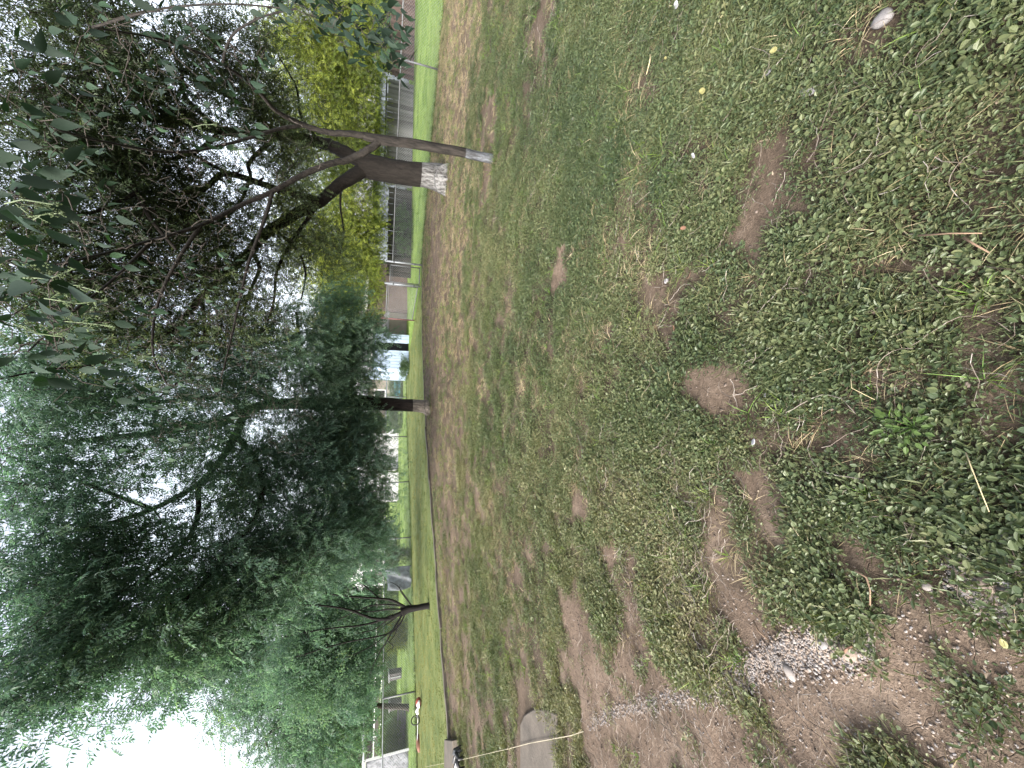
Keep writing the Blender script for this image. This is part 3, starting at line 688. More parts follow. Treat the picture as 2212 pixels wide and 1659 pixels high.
# ================================================================== hard edges in the yard
def V2(p): return Vector((p[0], p[1], 0))
def kerb():
    """low old concrete kerb, broken into lengths"""
    g = 'lengths of the old kerb'
    names = ['long pale kerb length at the left edge of the yard', 'worn kerb length right of the burnt looking small tree', 'pale kerb length left of the middle tree trunk',
             'half buried kerb length just right of the middle tree trunk', 'kerb length nearest the open gate', 'buried kerb end beside the gate post']
    for i in range(len(CURB) - 1):
        a, b = V2(CURB[i]), V2(CURB[i + 1]); d = (b - a); L = d.length; d.normalize(); nrm = Vector((-d.y, d.x, 0))
        mb = MB(); n = max(3, int(L / .35)); w = .15 if i < 3 else .1; top = .055 if i < 3 else .035
        vs = []
        for k in range(n + 1):
            p = a + d * (L * k / n * .985 + .02); j = random.uniform(-.015, .015); t = top * random.uniform(.6, 1.1)
            vs += [p - nrm * (w / 2 + j) + Vector((0, 0, -.05)), p - nrm * (w / 2 + j) + Vector((0, 0, t)), p + nrm * (w / 2 - j) + Vector((0, 0, t)), p + nrm * (w / 2 - j) + Vector((0, 0, -.05))]
        fs = []
        for k in range(n):
            o = k * 4; fs += [(o, o + 4, o + 5, o + 1), (o + 1, o + 5, o + 6, o + 2), (o + 2, o + 6, o + 7, o + 3)]
        fs += [(0, 1, 2, 3), (n * 4 + 3, n * 4 + 2, n * 4 + 1, n * 4)]
        mb.add(vs, fs); o = mb.build('concrete_kerb', M['concrete']); tag(o, names[i], 'kerb', g)
kerb()
def slab(name, pts, z, label, cat):
    bm = bmesh.new(); vs = [bm.verts.new((p.x, p.y, -.03)) for p in pts]; f = bm.faces.new(vs)
    r = bmesh.ops.extrude_face_region(bm, geom=[f]); bmesh.ops.translate(bm, verts=[v for v in r['geom'] if isinstance(v, bmesh.types.BMVert)], vec=(0, 0, z + .03))
    bmesh.ops.recalc_face_normals(bm, faces=bm.faces); me = bpy.data.meshes.new(name); bm.to_mesh(me); bm.free()
    o = link(name, me, M['concrete']); md = o.modifiers.new('bevel', 'BEVEL'); md.width = .012; md.segments = 2
    return tag(o, label, cat)
slab('concrete_slab', [G(-160, 1206), G(60, 1209), G(118, 1205), G(128, 1185), G(128, 1155), G(116, 1136), G(95, 1127), G(-160, 1127)], .02, 'weathered concrete slab at the left edge crossed by a pale string', 'slab')
slab('concrete_footing', [G(-120, 990), G(62, 988), G(64, 969), G(-120, 969)], .09, 'narrow concrete footing beside the short white pipe', 'footing')
mb = MB(); p = G(38, 999); mb.tube([p + Vector((0, 0, .05)), G(4, 1004) + Vector((0, 0, .16))], .022, 8); tag(mb.build('white_pipe', M['white'], None, True), 'short white pipe end leaning at the concrete footing', 'pipe')
pit = MB()
for i in range(9):
    a = i * .7; pit.tube([G(14, 1000) + Vector((math.cos(a) * .22, math.sin(a) * .16, 0)), G(14, 1000) + Vector((math.cos(a) * .2, math.sin(a) * .15, .1)), G(14, 1000) + Vector((math.cos(a + .7) * .2, math.sin(a + .7) * .15, .13))], .03, 6)
tag(pit.build('black_coil', M['black_plastic'], None, True), 'coiled black hose beside the concrete footing', 'hose')
# pale string lying from the verge over the slab
sp = [(3, 921), (12, 965), (22, 1010), (30, 1042), (45, 1105), (55, 1152), (66, 1205), (72, 1240), (80, 1268)]
mb = MB(); mb.tube([G(u, v) + Vector((random.uniform(-.01, .01), 0, .03 if not 1120 < v < 1210 else .032)) for u, v in sp], .003, 5)
tag(mb.build('pale_string', M['string'], None, True), 'long pale string running across the concrete slab to the verge', 'string')

# ================================================================== chain link fences
def post_tube(p, h, r, mat, parent, name='post', lean=(0, 0)):
    mb = MB(); a = Vector((p[0], p[1], -.05)); b = Vector((p[0] + lean[0], p[1] + lean[1], h)); mb.tube([a, b], r, 8)
    mb.tube([b, b + Vector((0, 0, .02)), b + Vector((0, 0, .045))], [r * 1.25, r * 1.2, r * .3], 8)
    return mb.build(name, mat, parent, True)
def mesh_panel(a, b, z0, z1, parent, sp=.075, r=.0019, mat=None):
    a = V2(a); b = V2(b); d = b - a; L = d.length; d.normalize(); nrm = Vector((-d.y, d.x, 0)); h = z1 - z0; V, F = [], []
    for sg in (1, -1):
        s = -h if sg > 0 else 0
        x = s
        while x < L + (0 if sg > 0 else h):
            # wire from (x, z0) to (x + sg*h, z1), clipped to the panel
            t0, t1 = 0., 1.
            xa, xb = x, x + sg * h
            lo, hi = 0, L
            if sg > 0: t0 = max(0, (lo - xa) / h); t1 = min(1, (hi - xa) / h)
            else: t0 = max(0, (xa - hi) / h); t1 = min(1, (xa - lo) / h)
            if t1 - t0 > .02:
                p = a + d * (xa + sg * h * t0) + nrm * (.003 * sg) + Vector((0, 0, z0 + h * t0)); q = a + d * (xa + sg * h * t1) + nrm * (.003 * sg) + Vector((0, 0, z0 + h * t1))
                sd = (d * -sg + Vector((0, 0, 1))).normalized() * r; o = len(V)
                V += [p - sd, p + sd, p + nrm * r * 1.6, q - sd, q + sd, q + nrm * r * 1.6]; F += [(o, o + 1, o + 4, o + 3), (o + 1, o + 2, o + 5, o + 4), (o + 2, o, o + 3, o + 5)]
            x += sp
    mb = MB(); mb.add(V, F); return mb.build('wire_mesh', mat or M['galv'], parent, False, 'stuff')
def fence_line(pts, h, postpos, label, railmat, rr=.021):
    t = thing('chain_link_fence', (pts[0][0], pts[0][1], 0), label, 'fence')
    mb = MB(); mb.tube([Vector((p[0], p[1], h)) for p in pts], rr, 8); mb.build('top_rail', railmat, t, True)
    for i in range(len(pts) - 1): mesh_panel(pts[i], pts[i + 1], .03, h, t)
    for p in postpos: post_tube(p, h - .02, .027, M['dull_steel'], t)
    return t
H1 = 1.12
f1 = fence_line([F1R, F1P, (8.2, 13.28), (6.45, 14.6), F1A], H1, [F1P, (7.2, 14.03), (13.6, 9.17), (17.6, 6.1)], 'chain link fence with dark posts behind the thick tree', M['dull_steel'])
f2 = fence_line([(.68, 23.76)] + F2[1:], 1.12, [(-2.95, 21.25), (-6.88, 17.48), (-11.07, 14.04), (-.9, 22.67), (-4.9, 19.38), (-15.5, 11.0)], 'long chain link fence along the bright lawn left of the middle tree', M['galv'])
# walk gate between the two gate posts
def gate(a, b, z0, z1, label, mat):
    t = thing('chain_link_gate', (a[0], a[1], 0), label, 'gate'); a = V2(a); b = V2(b)
    A0, A1, B0, B1 = [Vector((q.x, q.y, z)) for q in (a, b) for z in (z0, z1)]
    mb = MB(); mb.tube([A0, A1], .02, 8); mb.build('gate_stile', mat, t, True)
    mb = MB(); mb.tube([B0, B1], .02, 8); mb.build('gate_stile', mat, t, True)
    mb = MB(); mb.tube([A0, B0], .02, 8); mb.build('bottom_bar', mat, t, True)
    mb = MB(); mb.tube([A1, B1], .02, 8); mb.build('top_bar', mat, t, True)
    mb = MB(); mb.tube([A1.lerp(A0, .06), B1.lerp(B0, .06)], .01, 6); mb.build('middle_bar', mat, t, True)
    mesh_panel((a.x, a.y), (b.x, b.y), z0, z1, t, .085, .0016); return t
dA = (V2(F1B) - V2(F1A)).normalized()
gate((V2(F1A) + dA * .13)[:2], (V2(F1B) - dA * .07)[:2], .07, 1.2, 'narrow closed wire gate between the two pale gate posts', M['dull_steel'])
dB = (V2(GE) - V2(F1B)).normalized()
gate((V2(F1B) + dB * .09)[:2], GE, .12, 1.3, 'wide wire gate swung open towards the pale blue shed', M['dull_steel'])
for p, lab in ((F1A, 'pale gate post nearest the thick tree'), (F1B, 'pale gate post that carries the open wide gate')):
    t = thing('gate_post', (p[0], p[1], 0), lab, 'post', 'gate posts'); post_tube(p, 1.36, .038, M['galv'], t, 'post_tube')
    for z in (.25, 1.05):
        mb = MB(); mb.tube([Vector((p[0], p[1], z)), Vector((p[0], p[1], z + .05))], .046, 8); mb.build('hinge_band', M['dull_steel'], t, True)
post_tube(GE, 1.52, .03, M['rust_steel'], None, 'drop_post'); tag(bpy.data.objects['drop_post'], 'dark post at the free end of the open gate', 'post')

# ================================================================== boards and houses behind
def board_fence(a, b, h, bw, mat, label, cat='fence', cap=True, name='board_fence', jit=.04):
    t = thing(name, (a[0], a[1], 0), label, cat); a = V2(a); b = V2(b); d = b - a; L = d.length; d.normalize(); rz = math.atan2(d.y, d.x); n = int(L / bw); nrm = Vector((-d.y, d.x, 0))
    shared = []
    for k in range(4):
        mb = MB(); hh = h + random.uniform(-jit, jit); mb.box((0, 0, hh / 2), (bw - .012, .02, hh)); me = bpy.data.meshes.new('plank'); me.from_pydata(mb.v, [], mb.f); me.materials.append(mat); shared.append(me)
    for k in range(n):
        p = a + d * (bw * (k + .5)); o = bpy.data.objects.new('plank', random.choice(shared)); COL.objects.link(o); o.parent = t; o.location = p - V2(t.location) + nrm * random.uniform(-.008, .008) + Vector((0, 0, .03)); o.rotation_euler = (random.gauss(0, .008), random.gauss(0, .01), rz)
    for z in (.35, h - .3):
        mb = MB(); q = (a + b) / 2 + nrm * .045; mb.box((q.x, q.y, z), (L, .04, .09), rz); mb.build('backing_rail', mat, t)
    if cap:
        mb = MB(); q = (a + b) / 2; mb.box((q.x, q.y, h + .1), (L, .09, .07), rz); mb.build('cap_rail', M['black'], t)
    return t
WR, WL = (17.3, 23.15), (10.9, 22.5)
board_fence(WL, WR, 1.42, .155, M['wood_grey'], 'weathered grey board fence behind the twin trunks')
board_fence((17.5, 23.2), (24.5, 23.9), 1.35, .16, M['wood_red'], 'reddish brown board fence at the far right')
board_fence((5.6, 21.6), (10.75, 22.3), 1.25, .16, M['wood_dark'], 'dark board fence left of the thick trunk', cap=False)
def slabwall(a, b, th, z0, z1, name, mat, par, step=None, vertical=True):
    mb = MB(); mb.prism(a, b, th, z0, z1); return mb.build(name, mat, par)
def shed(name, a, b, dp, h, wm, rm, label, rise=.7, door=None, doormat=None, over=.25, trim=None, ribs=0, cat='building', window=None):
    """gabled shed: front from ground point a to b, walls that meet end to end, overhanging roof"""
    t = thing(name, (a[0], a[1], 0), label, cat); a = V2(a); b = V2(b); d = b - a; L = d.length; d.normalize(); nrm = Vector((-d.y, d.x, 0))
    if nrm.y < 0: nrm = -nrm
    A, B = a, b; Cc, Dd = b + nrm * dp, a + nrm * dp
    cuts = [0, L] if door is None else [0, door[0], door[1], L]
    for i in range(0, len(cuts), 2):
        if cuts[i + 1] - cuts[i] > .05: slabwall((A + d * cuts[i])[:2], (A + d * cuts[i + 1])[:2], .1, 0, h, 'wall', wm, t)
    if door:
        slabwall((A + d * door[0])[:2], (A + d * door[1])[:2], .1, door[2], h, 'lintel', wm, t)
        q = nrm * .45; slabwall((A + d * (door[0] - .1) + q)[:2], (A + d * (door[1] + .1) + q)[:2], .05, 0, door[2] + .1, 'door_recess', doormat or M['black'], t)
    if window:
        for (x0, x1, z0, z1) in window:
            q = -nrm * .052; slabwall((A + d * x0 + q)[:2], (A + d * x1 + q)[:2], .02, z0, z1, 'window', M['black'], t)
            f = MB(); rz = math.atan2(d.y, d.x)
            for (xx, zz, sx, sz) in (((x0 + x1) / 2, z0 - .03, x1 - x0 + .12, .06), ((x0 + x1) / 2, z1 + .03, x1 - x0 + .12, .06), (x0 - .03, (z0 + z1) / 2, .06, z1 - z0), (x1 + .03, (z0 + z1) / 2, .06, z1 - z0)):
                c = A + d * xx - nrm * .06; f.box((c.x, c.y, zz), (sx, .04, sz), rz)
            f.build('window_frame', M['white'], t)
    slabwall((B + nrm * .05)[:2], Cc[:2], .1, 0, h, 'wall', wm, t); slabwall((A + nrm * .05)[:2], Dd[:2], .1, 0, h, 'wall', wm, t); slabwall(Dd[:2], Cc[:2], .1, 0, h, 'wall', wm, t)
    # roof: ridge along the front's direction
    r0 = (A + Dd) / 2 - d * over; r1 = (B + Cc) / 2 + d * over
    def P3(p, z): return Vector((p.x, p.y, z))
    fr = [P3(A - d * over - nrm * over, h - .02), P3(B + d * over - nrm * over, h - .02), P3(r1, h + rise), P3(r0, h + rise), P3(Cc + d * over + nrm * over, h - .02), P3(Dd - d * over + nrm * over, h - .02)]
    th = Vector((0, 0, .1)); vs = fr + [v + th for v in fr]
    mb = MB(); mb.add(vs, [(0, 1, 2, 3), (3, 2, 4, 5), (6, 9, 8, 7), (9, 11, 10, 8), (0, 6, 7, 1), (1, 7, 8, 2), (2, 8, 10, 4), (4, 10, 11, 5), (5, 11, 9, 3), (3, 9, 6, 0)]); mb.build('roof', rm, t)
    for (p, q, r) in ((A, Dd, r0 + d * over), (B, Cc, r1 - d * over)):
        mb = MB(); off = d * .04
        vs = [P3(p, h), P3(q, h), P3(r, h + rise - .02)]; vs = [v - off for v in vs] + [v + off for v in vs]
        mb.add(vs, [(0, 1, 2), (5, 4, 3), (0, 3, 4, 1), (1, 4, 5, 2), (2, 5, 3, 0)]); mb.build('gable', wm, t)
    if trim:
        mb = MB(); q = (fr[0] + fr[1]) / 2; mb.box((q.x, q.y - .03, h + .03), (L + 2 * over, .03, .14), math.atan2(d.y, d.x)); mb.build('fascia', trim, t)
    if ribs:
        n = int(L / ribs)
        for k in range(n):
            x = (k + .5) * ribs
            if door and door[0] - .05 < x < door[1] + .05: continue
            c = A + d * x - nrm * .062; mb = MB(); mb.box((c.x, c.y, h / 2), (.03, .024, h), math.atan2(d.y, d.x)); o = mb.build('siding_batten', wm, t)
    return t
shed('blue_shed', (.62, 21.75), (2.55, 22.15), 2.6, 1.95, M['blue'], M['greyroof'], 'pale blue shed with an open black doorway', .5, (1.06, 1.52, 1.75), M['black'], .15, M['white'], .16)
shed('pink_house', (4.3, 24.2), (7.2, 25.2), 5, 2.3, M['pink'], M['greyroof'], 'pinkish plaster house seen through the open gate', .9, None, None, .3, M['white'], 0, 'house', None)
shed('tan_outbuilding', (2.75, 24.6), (4.1, 24.4), 1.4, 1.05, M['tan'], M['greyroof'], 'low tan outbuilding between the gate and the blue shed', .25, None, None, .1)
shed('grey_house', (10.5, 27.5), (22, 28.5), 6, 2.25, M['tarp'], M['greyroof'], 'grey sided house rising behind the board fence', 1.2, None, None, .4, M['white'], 0, 'house')
shed('white_shed', (-8.6, 29.0), (-6.75, 29.6), 3, 2.3, M['white'], M['white'], 'small white metal shed nearer the porch', .4, None, None, .15, None, .12)
shed('white_garage', (-6.55, 30.6), (-4.1, 31.3), 4, 2.4, M['white'], M['white'], 'wide white garage with ribbed siding', .5, None, None, .15, None, .14)
shed('pale_house', (-2.5, 38), (4, 38.5), 6, 2.5, M['tan'], M['greyroof'], 'pale house far behind the blue pool', 1.2, (2.6, 3.4, 2.0), M['black'], .4, None, 0, 'house', [(.8, 1.6, 1, 1.9), (4.4, 5.4, 1, 1.9)])
# round pool with bright blue wall
pt = thing('round_pool', (.3, 31.5, 0), 'bright blue round pool with a white rim behind the middle trunk', 'pool')
mb = MB(); c = Vector((.1, 31.5, 0)); ring = [c + Vector((math.cos(i * .1963) * 1.6, math.sin(i * .1963) * 1.3, 0)) for i in range(33)]
for i in range(32): mb.prism(ring[i][:2], ring[i + 1][:2], .03, 0, .5)
mb.build('pool_wall', M['cyan'], pt)
mb = MB(); mb.tube([r + Vector((0, 0, .55)) for r in ring], .09, 6, False); mb.build('pool_rim', M['white'], pt, True)
# porch with white gable far left
pr = thing('porch', (-13.2, 27.5, 0), 'dark porch with white gable and white posts behind the lawn', 'porch')
px0, px1, py = -14.2, -11.6, 28.0
for x in (px0 + .15, -13.0, px1 - .1):
    mb = MB(); mb.box((x, py, 1.15), (.12, .12, 2.3)); mb.build('post', M['white'], pr)
mb = MB(); mb.prism((px0, py + 1.8), (px1, py + 1.8), .1, 0, 2.3); mb.build('back_wall', M['wood_dark'], pr)
mb = MB(); mb.box(((px0 + px1) / 2, py, 2.36), (px1 - px0 + .3, .14, .14)); mb.build('beam', M['white'], pr)
mb = MB(); cx = (px0 + px1) / 2; vs = [(px0 - .2, py - .06, 2.45), (px1 + .2, py - .06, 2.45), (cx, py - .06, 3.4), (px0 - .2, py + .04, 2.45), (px1 + .2, py + .04, 2.45), (cx, py + .04, 3.4)]
mb.add(vs, [(0, 1, 2), (5, 4, 3), (0, 3, 4, 1), (1, 4, 5, 2), (2, 5, 3, 0)]); mb.build('gable', M['white'], pr)
mb = MB(); vs = [(px0 - .3, py - .1, 2.42), (cx, py - .1, 3.45), (px1 + .3, py - .1, 2.42), (px0 - .3, py + 2, 2.42), (cx, py + 2, 3.45), (px1 + .3, py + 2, 2.42)]; vs = vs + [(x, y, z + .09) for x, y, z in vs]
mb.add(vs, [(0, 1, 4, 3), (1, 2, 5, 4), (6, 9, 10, 7), (7, 10, 11, 8), (0, 6, 7, 1), (1, 7, 8, 2), (3, 4, 10, 9), (4, 5, 11, 10), (0, 3, 9, 6), (2, 8, 11, 5)]); mb.build('roof', M['greyroof'], pr)
mb = MB()
for z in (.5, .95): mb.tube([(px0, py - .1, z), (px1, py - .1, z)], .03, 6)
mb.build('railing', M['white'], pr)
# grey sheet hung from a pole
st = thing('pole_with_sheet', G(437, 889), 'grey plastic sheet slung beside a tall dark pole on the lawn', 'sheet')
b0 = G(437, 889); mb = MB(); mb.tube([b0, b0 + Vector((-.1, .0, 1.55))], .03, 8); mb.build('pole', M['dull_steel'], st, True)
c0, c1 = G(436, 890), G(391, 891.5)
mb = MB(); nU, nV = 14, 10; vs = []
for j in range(nV + 1):
    for i in range(nU + 1):
        s = i / nU; q = c0.lerp(c1, s); z = .06 + (1.02 - .1 * s) * j / nV
        vs.append((q.x - .12 * s * j / nV, q.y + .09 * math.sin(s * 9 + j * .5) + .12 * j / nV, z + .03 * math.sin(s * 7)))
W = nU + 1; fs = [(j * W + i, j * W + i + 1, (j + 1) * W + i + 1, (j + 1) * W + i) for j in range(nV) for i in range(nU)]
mb.add(vs, fs); o = mb.build('sheet', M['tarp'], st, True); md = o.modifiers.new('thick', 'SOLIDIFY'); md.thickness = .006
# dark bins and slabs on the left lawn
def binthing(u, v, w, h, label):
    p = G(u, v); t = thing('garden_bin', p, label, 'bin', 'dark garden bins')
    mb = MB(); mb.box((p.x, p.y, h / 2), (w * .86, w * .9, h)); mb.v = [(p.x + (x - p.x) * (1 + .12 * z / h), p.y + (y - p.y) * (1 + .12 * z / h), z) for x, y, z in mb.v]; o = mb.build('bin_body', M['wood_dark'], t); md = o.modifiers.new('b', 'BEVEL'); md.width = .03
    mb = MB(); mb.box((p.x, p.y - .02, h + .035), (w * 1.05, w * 1.1, .06)); o = mb.build('lid', M['dull_steel'], t)
    mb = MB(); mb.box((p.x, p.y - w * .53, h * .5), (.03, .03, h * .9)); mb.build('pale_strip', M['galv'], t)
binthing(206, 868, .42, .62, 'dark garden bin with pale strip left of the dark small tree')
binthing(142, 868, .42, .6, 'dark garden bin near the left chain link post')
# white framed shelter at the left edge
wt = thing('plastic_shelter', G(30, 884), 'white framed shelter covered in grey plastic at the left edge', 'shelter')
A_ = Vector((-12.1, 13.0, 0)); A_ = G(41, 884); top = P(16, 790, A_.y + .35)
mb = MB(); mb.tube([A_, top], .055, 4); mb.build('corner_post', M['white'], wt)
mb = MB(); e0 = P(100, 787, A_.y + 1.6); e1 = P(-140, 788, A_.y + .3); mb.tube([top.lerp(e0, .0) + Vector((0, 0, .06)), e1], .075, 4); mb.tube([top + Vector((0, 0, .06)), e0], .07, 4); mb.build('roof_beam', M['white'], wt)
L0 = A_ + Vector((-4, .6, 0)); vs = []; nU, nV = 26, 10
for j in range(nV + 1):
    for i in range(nU + 1):
        s = i / nU; q = A_.lerp(top, j / nV) + Vector((-4.2 * s - .05, .5 * s + .05, 0)); vs.append((q.x, q.y + .05 * math.sin(s * 40 + j * 1.7) + .04 * math.sin(s * 23 - j), q.z))
W = nU + 1; mb = MB(); mb.add(vs, [(j * W + i, j * W + i + 1, (j + 1) * W + i + 1, (j + 1) * W + i) for j in range(nV) for i in range(nU)])
o = mb.build('plastic_cover', M['plastic'], wt, True); md = o.modifiers.new('thick', 'SOLIDIFY'); md.thickness = .006
# pale bench and red pot near it
bt = thing('garden_bench', G(80, 876), 'low pale bench seat on the lawn beside the shelter', 'bench'); p = G(80, 876)
for dx in (-.3, .0, .3):
    mb = MB(); mb.box((p.x + dx * 1.6, p.y, .15), (.06, .3, .3)); mb.build('leg', M['wood_dark'], bt)
mb = MB(); mb.box((p.x, p.y, .34), (1.3, .34, .06), .08); mb.build('seat', M['white'], bt)
pp = G(102, 872); ft = thing('flower_pot', pp, 'reddish brown flower pot near the pale bench', 'pot')
mb = MB(); mb.tube([pp + Vector((0, 0, z)) for z in (0, .2, .42, .46, .47)], [.14, .2, .24, .26, .22], 14); mb.build('pot', M['orange_leaf'], ft, True)
mb = MB(); mb.tube([pp + Vector((0, 0, .40)), pp + Vector((0, 0, .485))], [.21, .21], 14); mb.build('soil_top', M['wood_dark'], ft, True)
dt = thing('timber_stack', G(28, 884), 'dark timber stack behind the shelter post', 'timber'); p = G(60, 880)
for k in range(5):
    mb = MB(); mb.box((p.x + .1 * (k % 2), p.y + .8 + .1 * (k % 2), .08 + .13 * (k // 2 + (k % 2) * .0) + .13 * (k % 2)), (1.3, .14, .11), .1 * k); mb.build('timber', M['wood_dark'] if k % 2 else M['wood_grey'], dt)
# far rail beyond the lawn on the left
rt = thing('rail_fence', (-30, 34, 0), 'pale two rail fence at the far side of the left lawn', 'fence')
for z in (.75, 1.25):
    mb = MB(); mb.tube([(-42, 33, z), (-9.5, 34.5, z)], .045, 6); mb.build('rail', M['white'], rt, True)
for k in range(14):
    x = -42 + k * 2.5; mb = MB(); mb.box((x, 33 + (x + 42) * .046 + .07, .68), (.09, .09, 1.36)); mb.build('post', M['galv'], rt)
# white cloth on the hedge, white bits and dog bowl like scraps by the gate
q = P(722, 848, 22.2); mb = MB(); vs = [(q.x - .2, q.y, q.z), (q.x, q.y - .03, q.z - .24), (q.x + .26, q.y, q.z - .02), (q.x + .02, q.y - .06, q.z + .25), (q.x + .03, q.y - .09, q.z)]
mb.add(vs, [(0, 1, 4), (1, 2, 4), (2, 3, 4), (3, 0, 4)]); o = mb.build('white_cloth', M['white'], None); md = o.modifiers.new('thick', 'SOLIDIFY'); md.thickness = .01; tag(o, 'white cloth hung on the chain link fence left of the middle trunk', 'cloth')

# ================================================================== string trimmer
def trimmer():
    a = G(152, 912); b = G(48, 906); d = (b - a); L = d.length; d.normalize(); nrm = Vector((-d.y, d.x, 0))
    t = thing('string_trimmer', a, 'string trimmer with orange red engine lying on the cut grass', 'trimmer')
    z = Vector((0, 0, .12)); U = lambda s, h=0, w=0: a + d * s + nrm * w + Vector((0, 0, .11 + h))
    mb = MB(); mb.tube([U(.0), U(.1), U(.2), U(.27)], [.05, .085, .085, .06], 10); mb.build('engine_cover', M['red_plastic'], t, True)
    mb = MB(); mb.tube([U(-.03, -.01, .1), U(.08, .02, .13), U(.2, .0, .12)], [.035, .055, .035], 8); mb.build('fuel_tank', M['white'], t, True)
    mb = MB(); mb.tube([U(.26), U(.36)], [.1, .05], 10); mb.build('clutch_housing', M['black_plastic'], t, True)
    mb = MB(); mb.tube([U(.36, .0), U(.5, .03), U(.6, .0)], [.04, .05, .035], 8); mb.build('rear_grip', M['white'], t, True)
    mb = MB(); mb.tube([U(.36), U(L * .97, -.04)], .012, 8); mb.build('shaft', M['galv'], t, True)
    mb = MB(); mb.tube([U(.62), U(.74)], .03, 8); mb.build('throttle_grip', M['black_plastic'], t, True)
    mb = MB(); mb.tube([U(.84 + .02 * math.sin(k * .5), .0 + .13 * math.cos(k * math.pi / 6) + .06, .13 * math.sin(k * math.pi / 6)) for k in range(13)], .017, 6, False); mb.build('loop_handle', M['black_plastic'], t, True)
    mb = MB(); h = U(L * .97, -.06); mb.tube([h + Vector((0, 0, -.05)), h, h + Vector((0, 0, .05))], [.07, .08, .04], 10); mb.build('cutting_head', M['black_plastic'], t, True)
    mb = MB(); vs = []
    for k in range(9):
        an = -1.4 + k * .35; e = d * -math.cos(an) + nrm * -math.sin(an); vs += [h + e * .06 + Vector((0, 0, .06)), h + e * .26 + Vector((0, 0, .02)), h + e * .27 + Vector((0, 0, -.06))]
    fs = []
    for k in range(8): o = k * 3; fs += [(o, o + 1, o + 4, o + 3), (o + 1, o + 2, o + 5, o + 4)]
    mb.add(vs, fs); o = mb.build('guard', M['brown_plate'], t, True); md = o.modifiers.new('thick', 'SOLIDIFY'); md.thickness = .008
trimmer()

# ================================================================== gravel and stones
GRAV = [(94, 1275, 12), (125, 1338, 17), (141, 1412, 18), (162, 1502, 24), (183, 1571, 32), (220, 1634, 36), (247, 1692, 40), (252, 1745, 44), (270, 1798, 46), (262, 1838, 46), (279, 1880, 34)]
def gravel():
    pr = []
    for k in range(6):
        V, F = rock(1, (1, random.uniform(.65, .95), random.uniform(.45, .7)), k + 3); pr.append((V, F, [random.random()] * len(F), [0 if k < 3 else (1 if k < 5 else 2)] * len(F)))
    pts, sc = [], []
    for i in range(len(GRAV) - 1):
        a, b = GRAV[i], GRAV[i + 1]; n = 760 if i > 2 else 480
        for _ in range(n):
            t = random.random(); w = lerp(a[2], b[2], t); u = lerp(a[0], b[0], t) + random.gauss(0, .68) * w; v = lerp(a[1], b[1], t) + random.uniform(-8, 8)
            p = G(u, v); s = random.choice((.005, .006, .008, .01, .014)) * random.uniform(.7, 1.2); pts.append((p.x, p.y, s * .08 + random.random() * .005)); sc.append(s)
    for _ in range(2800):
        r = math.sqrt(random.random()); a = random.uniform(0, 6.283); u = 398 + 70 * r * math.cos(a) + random.gauss(0, 14); v = 2150 + 95 * r * math.sin(a) - .5 * (u - 398) + random.gauss(0, 10); p = G(u, v)
        s = random.choice((.005, .006, .008, .01, .014)) * random.uniform(.7, 1.15); pts.append((p.x, p.y, s * .08 + random.random() * .005)); sc.append(s)
    for _ in range(1500):                       # strays on the bare soil
        u = random.uniform(0, 420); v = random.uniform(1230, 2200); p = G(u, v); s = random.choice((.004, .005, .007, .01)); pts.append((p.x, p.y, s * .25)); sc.append(s)
    pts = np.array(pts); n = len(pts); pts[:, 2] += ground_z(pts[:, 0], pts[:, 1])
    o = scatter('gravel', pr, pts, np.stack([RNG.normal(size=n) * .4, RNG.normal(size=n) * .4, RNG.uniform(0, 6.28, n)], 1), np.array(sc), RNG.integers(0, 6, n), RNG.random(n), [M['pebble'], M['pebble_tan'], M['pebble_grey']])
    tag(o, 'trail of pale gravel over the bare soil', 'gravel')
gravel()
def stone(u, v, size, mat, label, sq=(1, .75, .5), seed=1, rz=0, group=None, name='stone', tilt=0):
    V, F = rock(2, sq, seed, .32); mb = MB(); mb.add(V, F); p = G(u, v); o = mb.build(name, mat, None, True)
    o.location = (p.x, p.y, size * sq[2] * .3 + float(ground_z(np.array(p.x), np.array(p.y)))); o.scale = (size,) * 3; o.rotation_euler = (tilt, 0, rz); return tag(o, label, 'stone', group)
stone(250, 1832, .062, M['pebble_tan'], 'large round tan stone at the lower end of the gravel trail', (1, .9, .6), 4, .4)
stone(207, 1706, .055, M['pebble'], 'flat pale stone on the left rim of the gravel trail', (1, .7, .35), 5, .9)
stone(268, 1778, .035, M['pebble_grey'], 'grey stone lying mid way in the gravel trail', (1, .8, .6), 6, .2)
stone(401, 2138, .042, M['pebble_tan'], 'tan stone in the gravel heap at the bottom edge', (1, .8, .6), 7, .2)
stone(405, 2173, .034, M['white_stone'], 'white stone in the gravel heap at the bottom edge', (1, .8, .6), 8, 1.2)
stone(381, 2172, .032, M['pebble_grey'], 'pale grey stone in the gravel heap at the bottom edge', (1, .8, .6), 9, 2.2)
stone(392, 2000, .028, M['pebble'], 'small pale stone between the two gravel patches', (1, .8, .6), 10, 2.2)
stone(491, 2174, .042, M['pebble_grey'], 'grey rounded stone under weeds right of the gravel heap', (1, .7, .55), 11, .3)
stone(1464, 1745, .06, M['white_stone'], 'long white stone in the ground cover at the right', (.6, 1.15, .45), 12, -.5)
stone(1503, 1659, .06, M['white_stone'], 'slim white stone left of the long white stone', (.4, 1.1, .3), 13, -.6)
stone(1054, 1436, .034, M['white_stone'], 'round white pebble on grey soil beside the leaves', (1, .9, .6), 14)
stone(664, 2079, .024, M['white_stone'], 'round white pebble among dead runners near the bottom edge', (1, .8, .6), 15)
stone(806, 1650, .02, M['white_stone'], 'small white pebble below the middle bare patch', (1, .8, .6), 16)
stone(1622, 1904, .06, M['pebble_grey'], 'grey stone sunk in the leaves at the right edge', (.8, 1, .5), 17)
